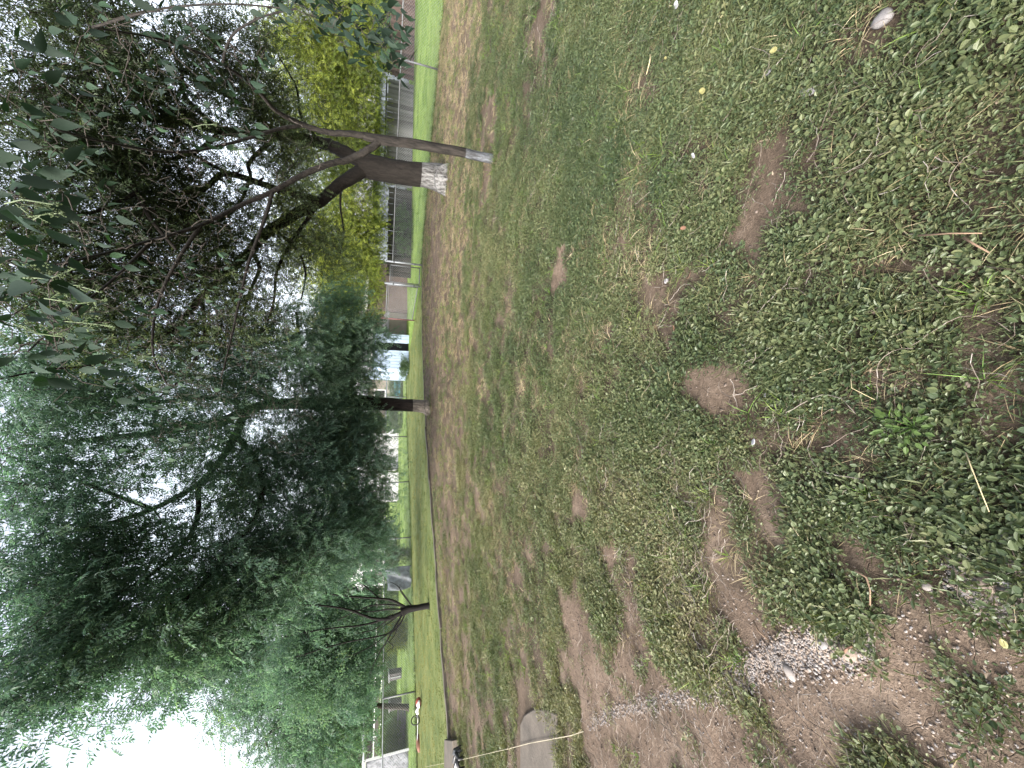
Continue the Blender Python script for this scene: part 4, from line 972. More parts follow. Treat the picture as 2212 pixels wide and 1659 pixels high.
# litter
def flat_leaf(u, v, L, W, mat, label, rz, cat='leaf', name='fallen_leaf', h=.035, tilt=.3):
    mb = MB(); vs = []; n = 9
    for i in range(n):
        t = i / (n - 1); w = W * math.sin(math.pi * min(1, t * .9 + .08)) ** .8 / 2; z = .12 * L * (t - .5) ** 2 * 4
        vs += [(L * (t - .5), -w, z + w * .35), (L * (t - .5), 0, z), (L * (t - .5), w, z + w * .35)]
    fs = []
    for i in range(n - 1): o = i * 3; fs += [(o, o + 3, o + 4, o + 1), (o + 1, o + 4, o + 5, o + 2)]
    mb.v = [(a * .68, b * .68, c * .68) for a, b, c in mb.v]; mb.add([(a * .68, b * .68, c * .68) for a, b, c in vs], fs); o = mb.build(name, mat, None, True); p = G(u, v); o.location = (p.x, p.y, h); o.rotation_euler = (tilt, 0, rz)
    md = o.modifiers.new('thick', 'SOLIDIFY'); md.thickness = .0012; return tag(o, label, cat)
flat_leaf(1459, 1530, .07, .04, M['yellow_leaf'], 'pale yellow fallen leaf on dark green ground cover', 1.0, tilt=-.4)
flat_leaf(1165, 1488, .06, .028, M['orange_leaf'], 'orange brown fallen leaf above the dark bare patch', 1.4, tilt=-.5)
flat_leaf(1062, 1501, .055, .024, M['orange_leaf'], 'orange brown fallen leaf beside the round white pebble', -.6, tilt=-.4)
flat_leaf(950, 1467, .045, .018, M['orange_leaf'], 'rust brown curled leaf on the long grey bare strip', .3, tilt=-.2)
flat_leaf(275, 2181, .03, .02, M['yellow_leaf'], 'yellow green fallen leaf near the lower left corner', .4, h=.03)
flat_leaf(1530, 1449, .04, .022, M['yellow_leaf'], 'small yellow leaf between stick and long white stone', .9, tilt=-.4)
flat_leaf(1320, 1512, .05, .035, M['paper'], 'crumpled white paper scrap beside green leaves', .7, 'paper', 'paper_scrap', .04, -.5)
flat_leaf(1644, 1475, .07, .05, M['paper'], 'white paper scrap at the right edge of the yard', .7, 'paper', 'paper_scrap', .04, -.4)
flat_leaf(705, 1640, .04, .03, M['paper'], 'pale blue white scrap caught in the ground cover', -.3, 'paper', 'paper_scrap', .03, -.3)
flat_leaf(1545, 1685, .05, .03, M['yellow_leaf'], 'pale leaf lying above the slim white stone', 1.2, tilt=-.3)
def stick(pts, r, mat, label, name='twig', z=.03, rot=None):
    mb = MB(); n = len(pts); mb.tube([G(u, v) + Vector((0, 0, z + random.uniform(0, .012))) for u, v in pts], [r * lerp(.62, .35, i / max(1, n - 1)) for i in range(n)], 6); return tag(mb.build(name, mat, None, True), label, 'twig')
stick([(1536, 1416), (1520, 1415), (1494, 1408)], .007, M['straw_stick'], 'pale straw coloured stick on the ground cover at right', 'stick')
stick([(682, 2100), (650, 2117), (610, 2133), (556, 2154)], .0028, M['straw_stick'], 'long pale straw stem near the bottom edge', 'straw')
stick([(430, 1865), (415, 1888), (390, 1893), (355, 1893)], .006, M['twig'], 'crooked brown twig on bare soil above the gravel heap')
stick([(1146, 2000), (1150, 2070), (1150, 2140)], .0045, M['twig'], 'reddish brown twig lying towards the bottom edge')
stick([(1142, 2095), (1128, 2120), (1110, 2150)], .0055, M['twig'], 'stubby brown twig beside the reddish twig')
stick([(840, 1855), (820, 1857), (795, 1905)], .0025, M['runner'] if False else M['straw_stick'], 'thin forked pale twig on dark soil', 'twig')
stick([(322, 1640), (300, 1652), (282, 1672)], .007, M['twig'], 'short brown bark piece beside the gravel trail', 'bark_piece')
stick([(255, 1838), (262, 1846), (268, 1856)], .008, M['orange_leaf'], 'rusty brown wood bit in the gravel trail', 'wood_bit')
def weed(u, v, n, ll, mat, label, h):
    ll *= .55; p = G(u, v); t = thing('weed', p, label, 'weed'); V, F, LV, MI = [], [], [], []
    for i in range(n):
        a = random.uniform(0, 6.28); r = h * .9 * math.sqrt(random.random()); b = p + Vector((r * math.cos(a), r * math.sin(a), h * random.uniform(.3, 1)))
        ovate(V, F, LV, MI, b, Vector((math.cos(a), math.sin(a), random.uniform(-.1, .4))), Vector((random.uniform(-.4, .4), random.uniform(-.4, .4), 1)), ll * random.uniform(.7, 1.2), ll * .62, .3 + .5 * random.random(), .12)
    me = bpy.data.meshes.new('leaves'); me.from_pydata([tuple(x) for x in V], [], F); at = me.attributes.new('lv', 'FLOAT', 'FACE'); at.data.foreach_set('value', LV); link('foliage', me, mat, t, 'stuff')
    mb = MB()
    for i in range(7):
        a = i * .9; mb.tube([p, p + Vector((math.cos(a) * h * .4, math.sin(a) * h * .4, h * .7))], .0018, 4)
    mb.build('stem', M['blade'], t)
M['weed_bright'] = leafmat('bright_weed_leaf', [(.0, (.045, .082, .022)), (.4, (.08, .125, .034))], .3, .5)
weed(737, 1975, 44, .036, M['weed_bright'], 'bright light green weed standing out near the bottom edge', .07)

# ================================================================== trees
RS = random.getstate()
ash = [spray(.55, 6, .26, 6, .075, .021) for _ in range(4)]
ash_area = .55 * 6 * 13 * .075 * .021
chin = [spray(.5, 6, .22, 6, .05, .017, .4) for _ in range(4)]
chin_area = .55 * 6 * 13 * .05 * .017
rnd = [round_spray(.4, 40, .06, .032) for _ in range(4)]; rnd_area = .5 * 40 * .06 * .032
bigp = [round_spray(.7, 60, .12, .07) for _ in range(4)]; big_area = .5 * 60 * .12 * .07

# ---- middle tree with the long hanging crown
Tm = Tree('ash_tree', G(778, 928), 'large drooping tree with half whitewashed trunk beside the kerb', 'tree', M['bark_mid'], M['bark_dark'])
YM = 12.2
roots(Tm, G(778, 928), .22, 6, M['bark_mid'])
Tm.limb([(778, 932, YM - .15), (779, 922, YM), (782, 905, YM), (784, 870, YM), (787, 820, YM), (790, 770, YM), (791, 720, YM - .1), (788, 670, YM - .2)], [34, 28, 26, 25, 27, 33, 33, 28], 'trunk', 28, .09, 6)
for pts, w in [
    ([(788, 680, 12), (785, 600, 11.6), (780, 555, 11.4), (750, 480, 11), (735, 400, 10.4), (720, 300, 9.6), (705, 150, 8.8), (690, 20, 8)], (26, 7)),
    ([(783, 565, 11.4), (765, 530, 11.2), (718, 508, 10.8), (666, 476, 10.2), (614, 428, 9.6), (560, 330, 8.8), (520, 200, 8.2), (500, 80, 7.8)], (19, 6)),
    ([(793, 770, 12.2), (820, 738, 12), (842, 718, 11.8), (850, 676, 11.6), (905, 650, 11.2), (985, 640, 10.8)], (22, 5)),
    ([(790, 790, 12.2), (765, 765, 12), (735, 735, 11.6), (700, 720, 11.3), (650, 660, 10.8), (600, 640, 10.4)], (22, 6)),
    ([(786, 610, 11.6), (815, 540, 11.2), (840, 470, 10.8), (850, 380, 10), (880, 260, 9.2)], (16, 5)),
    ([(720, 508, 10.8), (650, 560, 10), (560, 560, 9.4), (470, 500, 8.6), (380, 420, 8), (300, 300, 7.4), (240, 200, 7)], (13, 5)),
    ([(560, 330, 8.8), (600, 220, 8.2), (640, 120, 7.6), (680, 0, 7)], (9, 4)),
    ([(614, 428, 9.6), (520, 420, 9), (420, 330, 8.2), (360, 200, 7.6), (330, 60, 7)], (11, 4)),
    ([(780, 555, 11.4), (800, 450, 10.6), (790, 330, 9.8), (810, 200, 9)], (13, 5)),
    ([(735, 735, 11.6), (690, 780, 11.2), (640, 800, 11)], (8, 3))]:
    Tm.limb(pts, w)
BM = [(640, 765, 11, 120, 62, 1.2, 2.30, .42), (520, 775, 10.6, 100, 55, 1.2, 2.30, .4), (735, 765, 11.6, 45, 36, .8, 2.2, .45), (560, 680, 10.2, 120, 80, 1.4, 2.16, .38), (690, 690, 11, 70, 70, 1, 2, .4),
      (600, 560, 10, 110, 90, 1.5, 1.33, .32), (450, 620, 9.2, 120, 110, 1.4, 2.45, .45), (430, 470, 8.6, 120, 100, 1.4, 2.59, .5), (330, 380, 8, 110, 100, 1.3, 2.59, .52), (300, 250, 7.4, 110, 100, 1.3, 2.45, .42),
      (230, 150, 6.8, 95, 90, 1.1, 2.30, .25), (180, 60, 6.4, 75, 80, 1, 2.16, .22), (360, 120, 7, 110, 110, 1.2, 2.30, .35), (470, 250, 8, 100, 110, 1.3, 2.07, .35), (520, 90, 7.5, 90, 90, 1.2, 1.8, .3),
      (560, 400, 9, 90, 90, 1.2, 1.17, .38), (680, 560, 10.6, 90, 90, 1.3, 0.94, .35), (670, 330, 9, 80, 120, 1.3, 0.99, .42), (640, 130, 7.6, 90, 110, 1.2, 1.15, .35), (780, 300, 9.4, 90, 120, 1.3, 0.94, .45),
      (850, 460, 10.6, 90, 90, 1.2, 0.78, .35), (905, 770, 11.6, 60, 55, .9, 2.08, .42), (880, 700, 11, 60, 60, .9, 2.16, .4), (960, 720, 10.8, 70, 70, 1, 2.02, .45), (800, 130, 8, 90, 110, 1.2, 0.94, .35), (870, 610, 10.8, 60, 60, .9, 0.73, .35),
      (250, 470, 8.8, 80, 70, 1, 2.30, .4), (360, 560, 9, 100, 80, 1.2, 2.30, .42), (420, 20, 6.8, 120, 80, 1.1, 2.34, .3), (250, 40, 6.4, 100, 80, 1.1, 2.52, .3), (165, 185, 6.6, 50, 60, .9, 2.2, .25), (165, -10, 6, 70, 70, 1, 2.08, .2), (835, 775, 11.8, 34, 26, .6, 1.4, .6), (850, 740, 11.6, 45, 45, .8, 1.6, .5), (590, 470, 9.6, 60, 60, .9, 1.33, .75), (700, 420, 10, 60, 60, .9, 1.25, .7), (790, 715, 11.4, 60, 36, .7, 2, .5), (730, 720, 11, 60, 45, .8, 2, .5), (770, 660, 11, 60, 60, .9, 1.6, .45), (820, 690, 11.2, 50, 40, .8, 1.8, .5), (720, 620, 10.6, 80, 70, 1, 0.87, .45), (640, 500, 9.8, 80, 70, 1.1, 0.75, .6), (760, 200, 8.6, 90, 110, 1.2, 0.93, .4), (870, 330, 9, 80, 90, 1.1, 0.81, .4), (760, 480, 10.4, 70, 70, 1, 0.70, .5), (700, 60, 7.4, 110, 80, 1.1, 0.93, .3), (600, 20, 7, 100, 70, 1, 1.04, .3), (900, 560, 9.5, 80, 80, 1, 1.3, .45), (850, 640, 10.5, 65, 60, .9, 1.5, .5), (960, 630, 9.4, 75, 60, 1, 1.3, .5), (820, 500, 10, 70, 70, 1, 1.2, .45), (900, 470, 9, 80, 70, 1, 1.3, .4), (690, 640, 10.4, 70, 60, 1, 1.2, .45), (860, 90, 8, 110, 100, 1.2, 1.7, .4), (930, 40, 7, 90, 80, 1.1, 1.6, .35), (780, 20, 7.4, 100, 70, 1.1, 1.5, .35), (960, 160, 7.6, 80, 90, 1, 1.3, .4), (225, 410, 8.4, 55, 60, .9, 2.4, .45), (190, 310, 7.4, 50, 60, .8, 2.4, .4), (215, 480, 8.8, 50, 45, .8, 2.2, .5)]
nm = foliage(Tm, BM, ash, ash_area, [M['leaf_mid'], M['bark_dark']], 4, minz=1.4)
# ---- small dark tree at the left
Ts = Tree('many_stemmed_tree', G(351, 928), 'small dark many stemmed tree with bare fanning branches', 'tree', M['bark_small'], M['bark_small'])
YS = 11.05
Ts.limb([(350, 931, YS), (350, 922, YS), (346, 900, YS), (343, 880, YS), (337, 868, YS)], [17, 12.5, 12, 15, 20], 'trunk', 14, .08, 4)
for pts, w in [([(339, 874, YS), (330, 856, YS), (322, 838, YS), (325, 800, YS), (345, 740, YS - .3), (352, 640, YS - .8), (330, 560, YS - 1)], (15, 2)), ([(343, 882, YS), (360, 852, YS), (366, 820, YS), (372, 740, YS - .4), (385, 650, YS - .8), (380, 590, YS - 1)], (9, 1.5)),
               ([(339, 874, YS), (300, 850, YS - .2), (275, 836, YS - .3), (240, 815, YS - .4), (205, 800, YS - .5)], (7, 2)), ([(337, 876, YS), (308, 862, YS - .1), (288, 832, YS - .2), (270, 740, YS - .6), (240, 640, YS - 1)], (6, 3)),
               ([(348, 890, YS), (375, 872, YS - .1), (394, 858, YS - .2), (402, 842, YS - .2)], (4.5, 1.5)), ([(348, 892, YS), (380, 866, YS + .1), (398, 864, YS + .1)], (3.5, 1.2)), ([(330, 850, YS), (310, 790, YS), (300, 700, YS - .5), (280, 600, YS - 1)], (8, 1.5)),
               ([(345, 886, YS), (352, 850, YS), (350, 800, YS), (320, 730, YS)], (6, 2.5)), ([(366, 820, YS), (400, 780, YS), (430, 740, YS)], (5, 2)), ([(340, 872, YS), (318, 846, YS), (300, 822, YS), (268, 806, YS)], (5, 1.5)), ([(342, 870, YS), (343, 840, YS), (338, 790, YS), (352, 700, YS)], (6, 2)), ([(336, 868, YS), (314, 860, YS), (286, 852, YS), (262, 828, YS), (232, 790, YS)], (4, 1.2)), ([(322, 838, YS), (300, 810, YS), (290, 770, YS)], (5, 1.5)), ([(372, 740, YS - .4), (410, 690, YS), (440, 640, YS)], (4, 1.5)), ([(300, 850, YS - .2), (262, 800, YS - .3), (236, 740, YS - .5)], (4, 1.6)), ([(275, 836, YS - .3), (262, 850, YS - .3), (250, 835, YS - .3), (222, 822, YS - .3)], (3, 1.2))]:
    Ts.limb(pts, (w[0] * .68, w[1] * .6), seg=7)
BS = [(300, 690, 12.2, 130, 80, 1, 2.6, .45), (400, 735, 12.3, 90, 70, .9, 2.4, .4), (210, 660, 12, 110, 90, 1, 2.6, .5), (300, 600, 11.8, 120, 80, 1, 2.6, .5), (330, 790, 12.3, 110, 34, .7, 1.6, .4), (200, 760, 12, 90, 55, .9, 2.2, .45)]
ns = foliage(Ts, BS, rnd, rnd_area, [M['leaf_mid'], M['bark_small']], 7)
# ---- trees beyond the left lawn
def back_tree(name, u, v, label, blobs, barkm, leaf, twigm=None, trunk=None, protos=rnd, area=rnd_area, scl=(1.1, 1.9), group=None, every=9, minz=1.95):
    b = G(u, v); Y = b.y; T = Tree(name, b, label, 'tree', barkm, twigm or M['bark_dark'], group)
    c = blobs[0]
    T.limb([(u, v + 2, Y), (u + 2, v - 10, Y), (lerp(u, c[0], .4), lerp(v, c[1], .45), lerp(Y, c[2], .5)), (c[0], c[1], c[2])], trunk or (16, 4), 'trunk', 10, .08)
    for q in blobs[1:]:
        T.limb([(lerp(u, c[0], .35), lerp(v, c[1], .4), lerp(Y, c[2], .4)), (lerp(c[0], q[0], .6), lerp(c[1], q[1], .4), lerp(c[2], q[2], .6)), (q[0], q[1], q[2])], ((trunk or (16, 4))[0] * .5, 2.5), seg=6, rings=3)
    foliage(T, blobs, protos, area * ((scl[0] + scl[1]) / 2) ** 2, [leaf, M['bark_dark']], every, scl=scl, rmax=.04, minz=minz)
    return T
back_tree('leafy_tree', 130, 884, 'tall leafy tree at left whose crown meets the open sky', [(150, 600, 15.5, 105, 85, 1.6, 2.6, .5), (80, 690, 15.5, 105, 80, 1.6, 2.6, .55), (170, 720, 15.5, 110, 90, 1.6, 2.8, .45), (100, 735, 15.8, 45, 40, 1.1, 2, .6), (200, 540, 15, 70, 60, 1.2, 2.2, .5), (115, 525, 15.2, 50, 40, 1, 1.6, .5), (35, 640, 15.5, 45, 50, 1, 1.5, .55), (120, 475, 15, 45, 40, .9, 1.6, .5), (40, 580, 15.2, 40, 40, .9, 1.4, .55)], M['bark_dark'], M['leaf_mid'], protos=ash, area=ash_area)
# ---- bright yellow green trees beyond the right fence
back_tree('yellow_green_tree', 1500, 886, 'bright yellow green tree above the board fence at the right', [(1540, 690, 20, 110, 90, 1.8, 1.73, .5), (1600, 600, 20, 90, 80, 1.6, 1.44, .5), (1460, 620, 20, 90, 80, 1.6, 1.44, .55), (1630, 720, 20, 80, 70, 1.5, 1.58, .6), (1480, 740, 20, 90, 70, 1.5, 1.66, .45), (1560, 780, 20, 100, 40, 1.2, 1.44, .4)], M['bark_dark'], M['leaf_yellow'], protos=chin, area=chin_area, scl=(1.1, 1.8))
back_tree('yellow_green_tree', 1180, 884, 'bright yellow green tree left of the thick trunk', [(1160, 740, 20.5, 90, 80, 1.7, 1.73, .55), (1090, 700, 20.5, 80, 80, 1.6, 1.44, .5), (1200, 650, 20.5, 80, 80, 1.6, 1.30, .5), (1090, 790, 20.5, 90, 45, 1.3, 1.58, .45), (1190, 800, 20.5, 60, 38, 1.1, 1.58, .4), (1120, 620, 20.5, 60, 50, 1.2, 0.86, .6)], M['bark_dark'], M['leaf_yellow'], protos=chin, area=chin_area, scl=(1.1, 1.8))
back_tree('yellow_green_tree', 1345, 884, 'dull green tree hidden behind the twin trunks', [(1370, 720, 22, 80, 90, 1.7, 1.58, .35), (1300, 760, 22, 80, 70, 1.5, 1.58, .3), (1400, 800, 22, 70, 36, 1.1, 1.58, .3), (1310, 650, 22, 80, 70, 1.5, 0.94, .4)], M['bark_dark'], M['leaf_yellow'], protos=chin, area=chin_area, scl=(1.1, 1.8))
back_tree('olive_tree', 985, 868, 'olive green tree behind the open gate', [(990, 760, 25, 80, 60, 1.8, 1.58, .3), (930, 720, 25, 70, 60, 1.7, 1.30, .3), (1030, 700, 25, 70, 60, 1.7, 1.30, .35), (1010, 815, 25, 60, 28, 1.2, 1.58, .2)], M['bark_dark'], M['leaf_yellow'], protos=chin, area=chin_area, scl=(1.2, 2))
# ---- far trees closing the view
for i, (u, Y, hgt, wd, lab) in enumerate([(-40, 46, 9, 5, 'far tree behind the plastic shelter'), (130, 52, 10, 6, 'far tree left of the small dark tree'), (300, 48, 9, 6, 'far tree behind the small dark tree'), (470, 50, 10, 6, 'far tree behind the white gabled porch'), (620, 46, 9, 5.5, 'far tree behind the white metal shed'),
                                         (745, 52, 9, 5.5, 'far tree behind the white cloth on the fence'), (860, 56, 10, 6, 'far tree behind the pale blue shed'), (1010, 46, 9, 6, 'far tree behind the pinkish house'), (1180, 44, 9, 6, 'far tree left of the grey house'), (1340, 46, 8.5, 6, 'far tree behind the thick trunk'), (1520, 46, 9, 6, 'far tree behind the grey house'), (1690, 46, 9, 6, 'far tree beyond the right edge of the board fence')]):
    x = (u - 829.5) / FPX * Y * .98; base = Vector((x, Y, 0)); T = Tree('shade_tree', base, lab, 'tree', M['bark_dark'], M['bark_dark'], 'trees closing the view')
    mb = MB(); mb.tube([base, base + Vector((.1, 0, 1.6)), base + Vector((.3, 0, hgt * .6))], [.22, .17, .06], 8); mb.build('trunk', M['bark_dark'], T.o, True)
    n = 620; d = RNG.normal(size=(n, 3)); d /= np.linalg.norm(d, axis=1)[:, None]; q = d * (RNG.random(n) ** .4)[:, None]
    lump = 1 + .35 * (vnoise(d[:, 0] * 2 + i * 7, d[:, 2] * 2 + d[:, 1], i) - .5)
    w = q * lump[:, None] * np.array([wd, wd * .7, hgt * .46]) + np.array([x, Y, hgt * .54]); w = w[w[:, 2] > .3]; n = len(w)
    scatter('foliage', bigp, w, np.stack([RNG.uniform(-.5, .5, n), RNG.uniform(0, .8, n), RNG.uniform(0, 6.28, n)], 1), RNG.uniform(.9, 1.6, n), RNG.integers(0, 4, n), np.clip(.45 + RNG.normal(size=n) * .15 + (vnoise(w[:, 0], w[:, 2], i) - .5) * .5, 0, 1), [M['leaf_far'], M['bark_dark']], T.o)
# hedges and shrubs
def hedge(name, a, b, h, dpt, leaf, label, cat, tint=.4, n=420, protos=rnd):
    a = V2(a); b = V2(b); d = b - a; L = d.length; d.normalize(); nrm = Vector((-d.y, d.x, 0)); t = thing(name, a, label, cat)
    s = RNG.random(n); z = RNG.random(n) ** .8; o = RNG.normal(size=n) * .35 * dpt; hh = h * (.75 + .5 * vnoise(s * L * .8, s * 0, 5))
    w = np.stack([a.x + d.x * s * L + nrm.x * o, a.y + d.y * s * L + nrm.y * o, .05 + z * hh], 1)
    scatter('foliage', protos, w, np.stack([RNG.uniform(-1, 1, n), RNG.uniform(-.9, .3, n), RNG.uniform(0, 6.28, n)], 1), RNG.uniform(.6, 1.2, n), RNG.integers(0, 4, n), np.clip(tint + RNG.normal(size=n) * .15, 0, 1), [leaf, M['bark_dark']], t)
    mb = MB()
    for k in range(max(3, int(L / .5))):
        p = a + d * (L * (k + .5) / max(3, int(L / .5))); mb.tube([p, p + Vector((random.uniform(-.1, .1), 0, h * .6))], .014, 4)
    mb.build('stem', M['bark_dark'], t)
hedge('hedge', (-3.3, 26.2), (.3, 26.8), .85, .8, M['leaf_far'], 'dark green hedge behind the white cloth', 'hedge', .15, 700)
hedge('hedge', (-24, 25), (-9.6, 26.2), .95, .8, M['leaf_far'], 'long dark hedge along the far side of the left lawn', 'hedge', .2, 2600)
hedge('shrub', G(318, 880), G(268, 880), .75, .7, M['leaf_yellow'], 'light green shrubs on the lawn behind the small dark tree', 'shrub', .35, 300)
hedge('shrub', G(108, 876), G(20, 878), .8, .8, M['leaf_far'], 'green shrubs between flower pot and shelter', 'shrub', .5, 420)
hedge('tomato_bush', G(474, 887), G(457, 887), .95, .35, M['leaf_far'], 'narrow dark green bush right of the grey sheet', 'bush', .4, 110)
hedge('bare_shrub', G(1215, 893), G(1110, 893), .85, .6, M['leaf_far'], 'thin dark shrub in front of the dark board fence', 'shrub', .1, 130)
hedge('shrub', (1.1, 22.0 - .9), (.3, 21.6), .35, .4, M['leaf_far'], 'dark low shrub left of the pale blue shed', 'shrub', .15, 90)

# ---- thick whitewashed tree
Tt = Tree('thick_tree', G(1273, 962), 'thick whitewashed tree forking low behind the thin trunk', 'tree', M['bark_thick'], M['bark_dark'])
YT = 10.15
Tt.limb([(1270, 968, YT - .25), (1272, 958, YT - .05), (1277, 940, YT), (1281, 915, YT), (1285, 880, YT), (1291, 840, YT), (1299, 800, YT), (1304, 775, YT)], [62, 56, 51, 47, 45, 45, 49, 44], 'trunk', 40, .07, 7)
roots(Tt, G(1273, 962), .32, 7, M['bark_thick'])
for pts, w in [([(1300, 800, YT), (1262, 738, YT - .1), (1225, 692, YT - .2), (1166, 590, YT - .6), (1118, 541, 9.2), (1070, 492, 8.8), (1019, 437, 8.4), (955, 382, 8), (900, 300, 7.6)], (33, 9)),
               ([(1304, 790, YT), (1335, 735, YT), (1352, 690, YT), (1366, 600, 9.8), (1376, 480, 9.2), (1400, 380, 8.6), (1402, 225, 7.6)], (34, 15)),
               ([(1225, 690, YT - .2), (1250, 600, 9.6), (1284, 493, 9), (1262, 455, 8.8), (1232, 417, 8.6), (1205, 370, 8.3), (1190, 260, 7.6)], (18, 8)),
               ([(1402, 230, 7.6), (1345, 248, 7.3), (1300, 262, 7.1), (1242, 295, 6.9), (1180, 330, 6.7), (1120, 380, 6.5)], (19, 7)), ([(1400, 226, 7.6), (1450, 208, 7.2), (1505, 190, 6.9), (1560, 165, 6.6), (1640, 60, 6.2)], (21, 10)),
               ([(1345, 245, 7.3), (1364, 208, 7.1), (1340, 140, 6.8), (1322, 105, 6.6)], (15, 11)), ([(1118, 541, 9.2), (1080, 560, 9), (1030, 540, 8.8), (960, 520, 8.4)], (12, 4)), ([(1366, 600, 9.8), (1420, 540, 9.4), (1480, 440, 8.8), (1540, 330, 8)], (14, 5)),
               ([(1205, 370, 8.3), (1150, 300, 7.8), (1100, 200, 7.2), (1060, 80, 6.6)], (11, 4)), ([(1376, 480, 9.2), (1330, 420, 8.8), (1310, 330, 8.2), (1300, 180, 7.2)], (12, 5)), ([(1166, 590, 9.6), (1120, 640, 9.6), (1070, 660, 9.4), (1010, 650, 9.2)], (8, 3)), ([(1505, 190, 6.9), (1520, 100, 6.4), (1500, 10, 6)], (13, 6)), ([(1225, 692, 9.9), (1150, 640, 9.6), (1080, 600, 9.3), (1000, 590, 9), (920, 560, 8.6)], (10, 4)), ([(1070, 492, 8.8), (1060, 400, 8.4), (1090, 300, 7.8), (1080, 180, 7.2)], (9, 4)),
               ([(1019, 437, 8.4), (930, 440, 8.1), (850, 400, 7.8), (790, 330, 7.4)], (8, 3)), ([(1376, 480, 9.2), (1450, 400, 8.7), (1520, 390, 8.2), (1600, 330, 7.6)], (12, 5)), ([(1400, 380, 8.6), (1460, 290, 8), (1580, 270, 7.4), (1660, 240, 7)], (12, 6)),
               ([(1242, 295, 6.9), (1200, 200, 6.6), (1190, 90, 6.3), (1150, 0, 6)], (9, 5)), ([(1366, 600, 9.8), (1310, 540, 9.5), (1270, 540, 9.3), (1200, 500, 9), (1150, 400, 8.6), (1130, 250, 8)], (11, 4)), ([(1450, 208, 7.2), (1440, 120, 6.8), (1400, 40, 6.4), (1390, -20, 6.2)], (13, 7)),
               ([(1300, 180, 7.2), (1240, 130, 6.8), (1150, 130, 6.5), (1040, 160, 6.2), (960, 140, 6)], (9, 4)), ([(1284, 493, 9), (1340, 400, 8.6), (1440, 330, 8.2), (1500, 250, 7.8)], (9, 4)), ([(955, 382, 8), (880, 240, 7.4), (860, 100, 6.8), (840, 0, 6.4)], (8, 4)),
               ([(1262, 738, 10), (1215, 735, 10), (1160, 742, 9.9), (1110, 735, 9.8)], (6, 2.5)), ([(1352, 690, 10.1), (1410, 650, 9.9), (1470, 640, 9.6), (1540, 600, 9.2)], (9, 3))]:
    Tt.limb(pts, (w[0] * .84, w[1] * .84))
BT = [(1150, 470, 9, 130, 90, 1.4, 1.31, .45), (1040, 400, 8.4, 120, 100, 1.3, 1.31, .4), (1000, 560, 8.8, 90, 80, 1.2, 1.17, .5), (1180, 300, 7.8, 130, 100, 1.3, 1.46, .35), (1080, 160, 7, 130, 120, 1.3, 1.75, .3), (1290, 300, 8, 120, 120, 1.3, 1.90, .3), (1330, 130, 6.8, 130, 120, 1.2, 2.05, .25),
      (1440, 420, 8.8, 110, 110, 1.3, 2.19, .4), (1520, 260, 7.4, 120, 120, 1.3, 2.63, .25), (1580, 100, 6.4, 110, 110, 1.2, 2.63, .2), (1460, 60, 6.2, 120, 90, 1.1, 2.34, .2), (1400, 560, 9.4, 90, 80, 1.1, 1.75, .5), (1250, 560, 9.4, 70, 80, 1.1, 0.73, .5), (960, 240, 7.4, 110, 120, 1.2, 1.31, .35),
      (1120, 690, 9.8, 70, 50, .8, 0.73, .55), (1200, 40, 6.4, 120, 80, 1.1, 1.90, .25), (1050, 30, 6.2, 110, 80, 1.1, 1.61, .25), (1560, 480, 8.6, 100, 100, 1.2, 1.90, .35), (1200, 620, 9.7, 90, 60, 1, 0.72, .5), (1120, 590, 9.4, 80, 70, 1, 0.83, .5), (1320, 600, 9.6, 70, 80, 1, 0.66, .45), (1000, 440, 8.2, 90, 90, 1.1, 0.77, .45), (1120, 420, 8.6, 90, 80, 1.1, 0.72, .45), (920, 400, 8.2, 80, 90, 1.1, 0.77, .4), (1240, 440, 8.6, 70, 70, 1, 0.72, .4)]
nt_ = foliage(Tt, BT, chin, chin_area, [M['leaf_thick'], M['bark_dark']], 2, rmax=.035)

# ---- thin near tree with big leaves
Tn = Tree('thin_tree', G(1318, 1066), 'thin leaning tree with flaking whitewashed base and large glossy leaves', 'tree', M['bark_thin'], M['bark_grey'])
YN = 5.5
Tn.limb([(1313, 1070, YN), (1316, 1060, YN), (1322, 1030, YN), (1331, 991, YN), (1340, 940, YN), (1347, 898, YN), (1353, 850, YN), (1357, 820, YN), (1365, 785, YN - .02)], [22, 20, 19, 18.5, 18.5, 19, 19.5, 21, 16], 'trunk', 22, .1, 6)
for pts, w in [([(1360, 810, YN), (1369, 766, YN - .05), (1372, 713, YN - .1), (1388, 659, YN - .2), (1419, 597, YN - .5), (1465, 555, 4.6), (1520, 480, 4.0), (1570, 360, 3.4), (1600, 200, 2.8)], (15, 3)),
               ([(1356, 822, YN), (1334, 793, YN), (1315, 755, YN), (1305, 713, YN - .1), (1284, 659, YN - .2), (1246, 590, YN - .4), (1215, 520, 4.9), (1173, 434, 4.5), (1140, 330, 4), (1110, 220, 3.4), (1080, 90, 2.8)], (16, 5)),
               ([(1388, 659, 5.3), (1380, 600, 5.1), (1350, 500, 4.7), (1330, 380, 4.2), (1350, 240, 3.6), (1380, 120, 3)], (8, 4)), ([(1246, 590, 5.1), (1180, 570, 4.9), (1100, 540, 4.7), (1020, 520, 4.5), (930, 500, 4.3), (850, 480, 4.1)], (8, 3)),
               ([(1173, 434, 4.5), (1090, 380, 4.2), (1000, 340, 4), (900, 330, 3.8), (830, 360, 3.7)], (8, 3)), ([(1140, 330, 4), (1060, 250, 3.6), (980, 150, 3.1), (900, 60, 2.7)], (7, 3)), ([(1520, 480, 4), (1580, 500, 3.4), (1620, 560, 3), (1640, 640, 2.7)], (6, 3)), ([(1600, 200, 2.8), (1640, 350, 2.5), (1650, 500, 2.3), (1640, 620, 2.2)], (5, 2.5))]:
    Tn.limb(pts, w, seg=9)
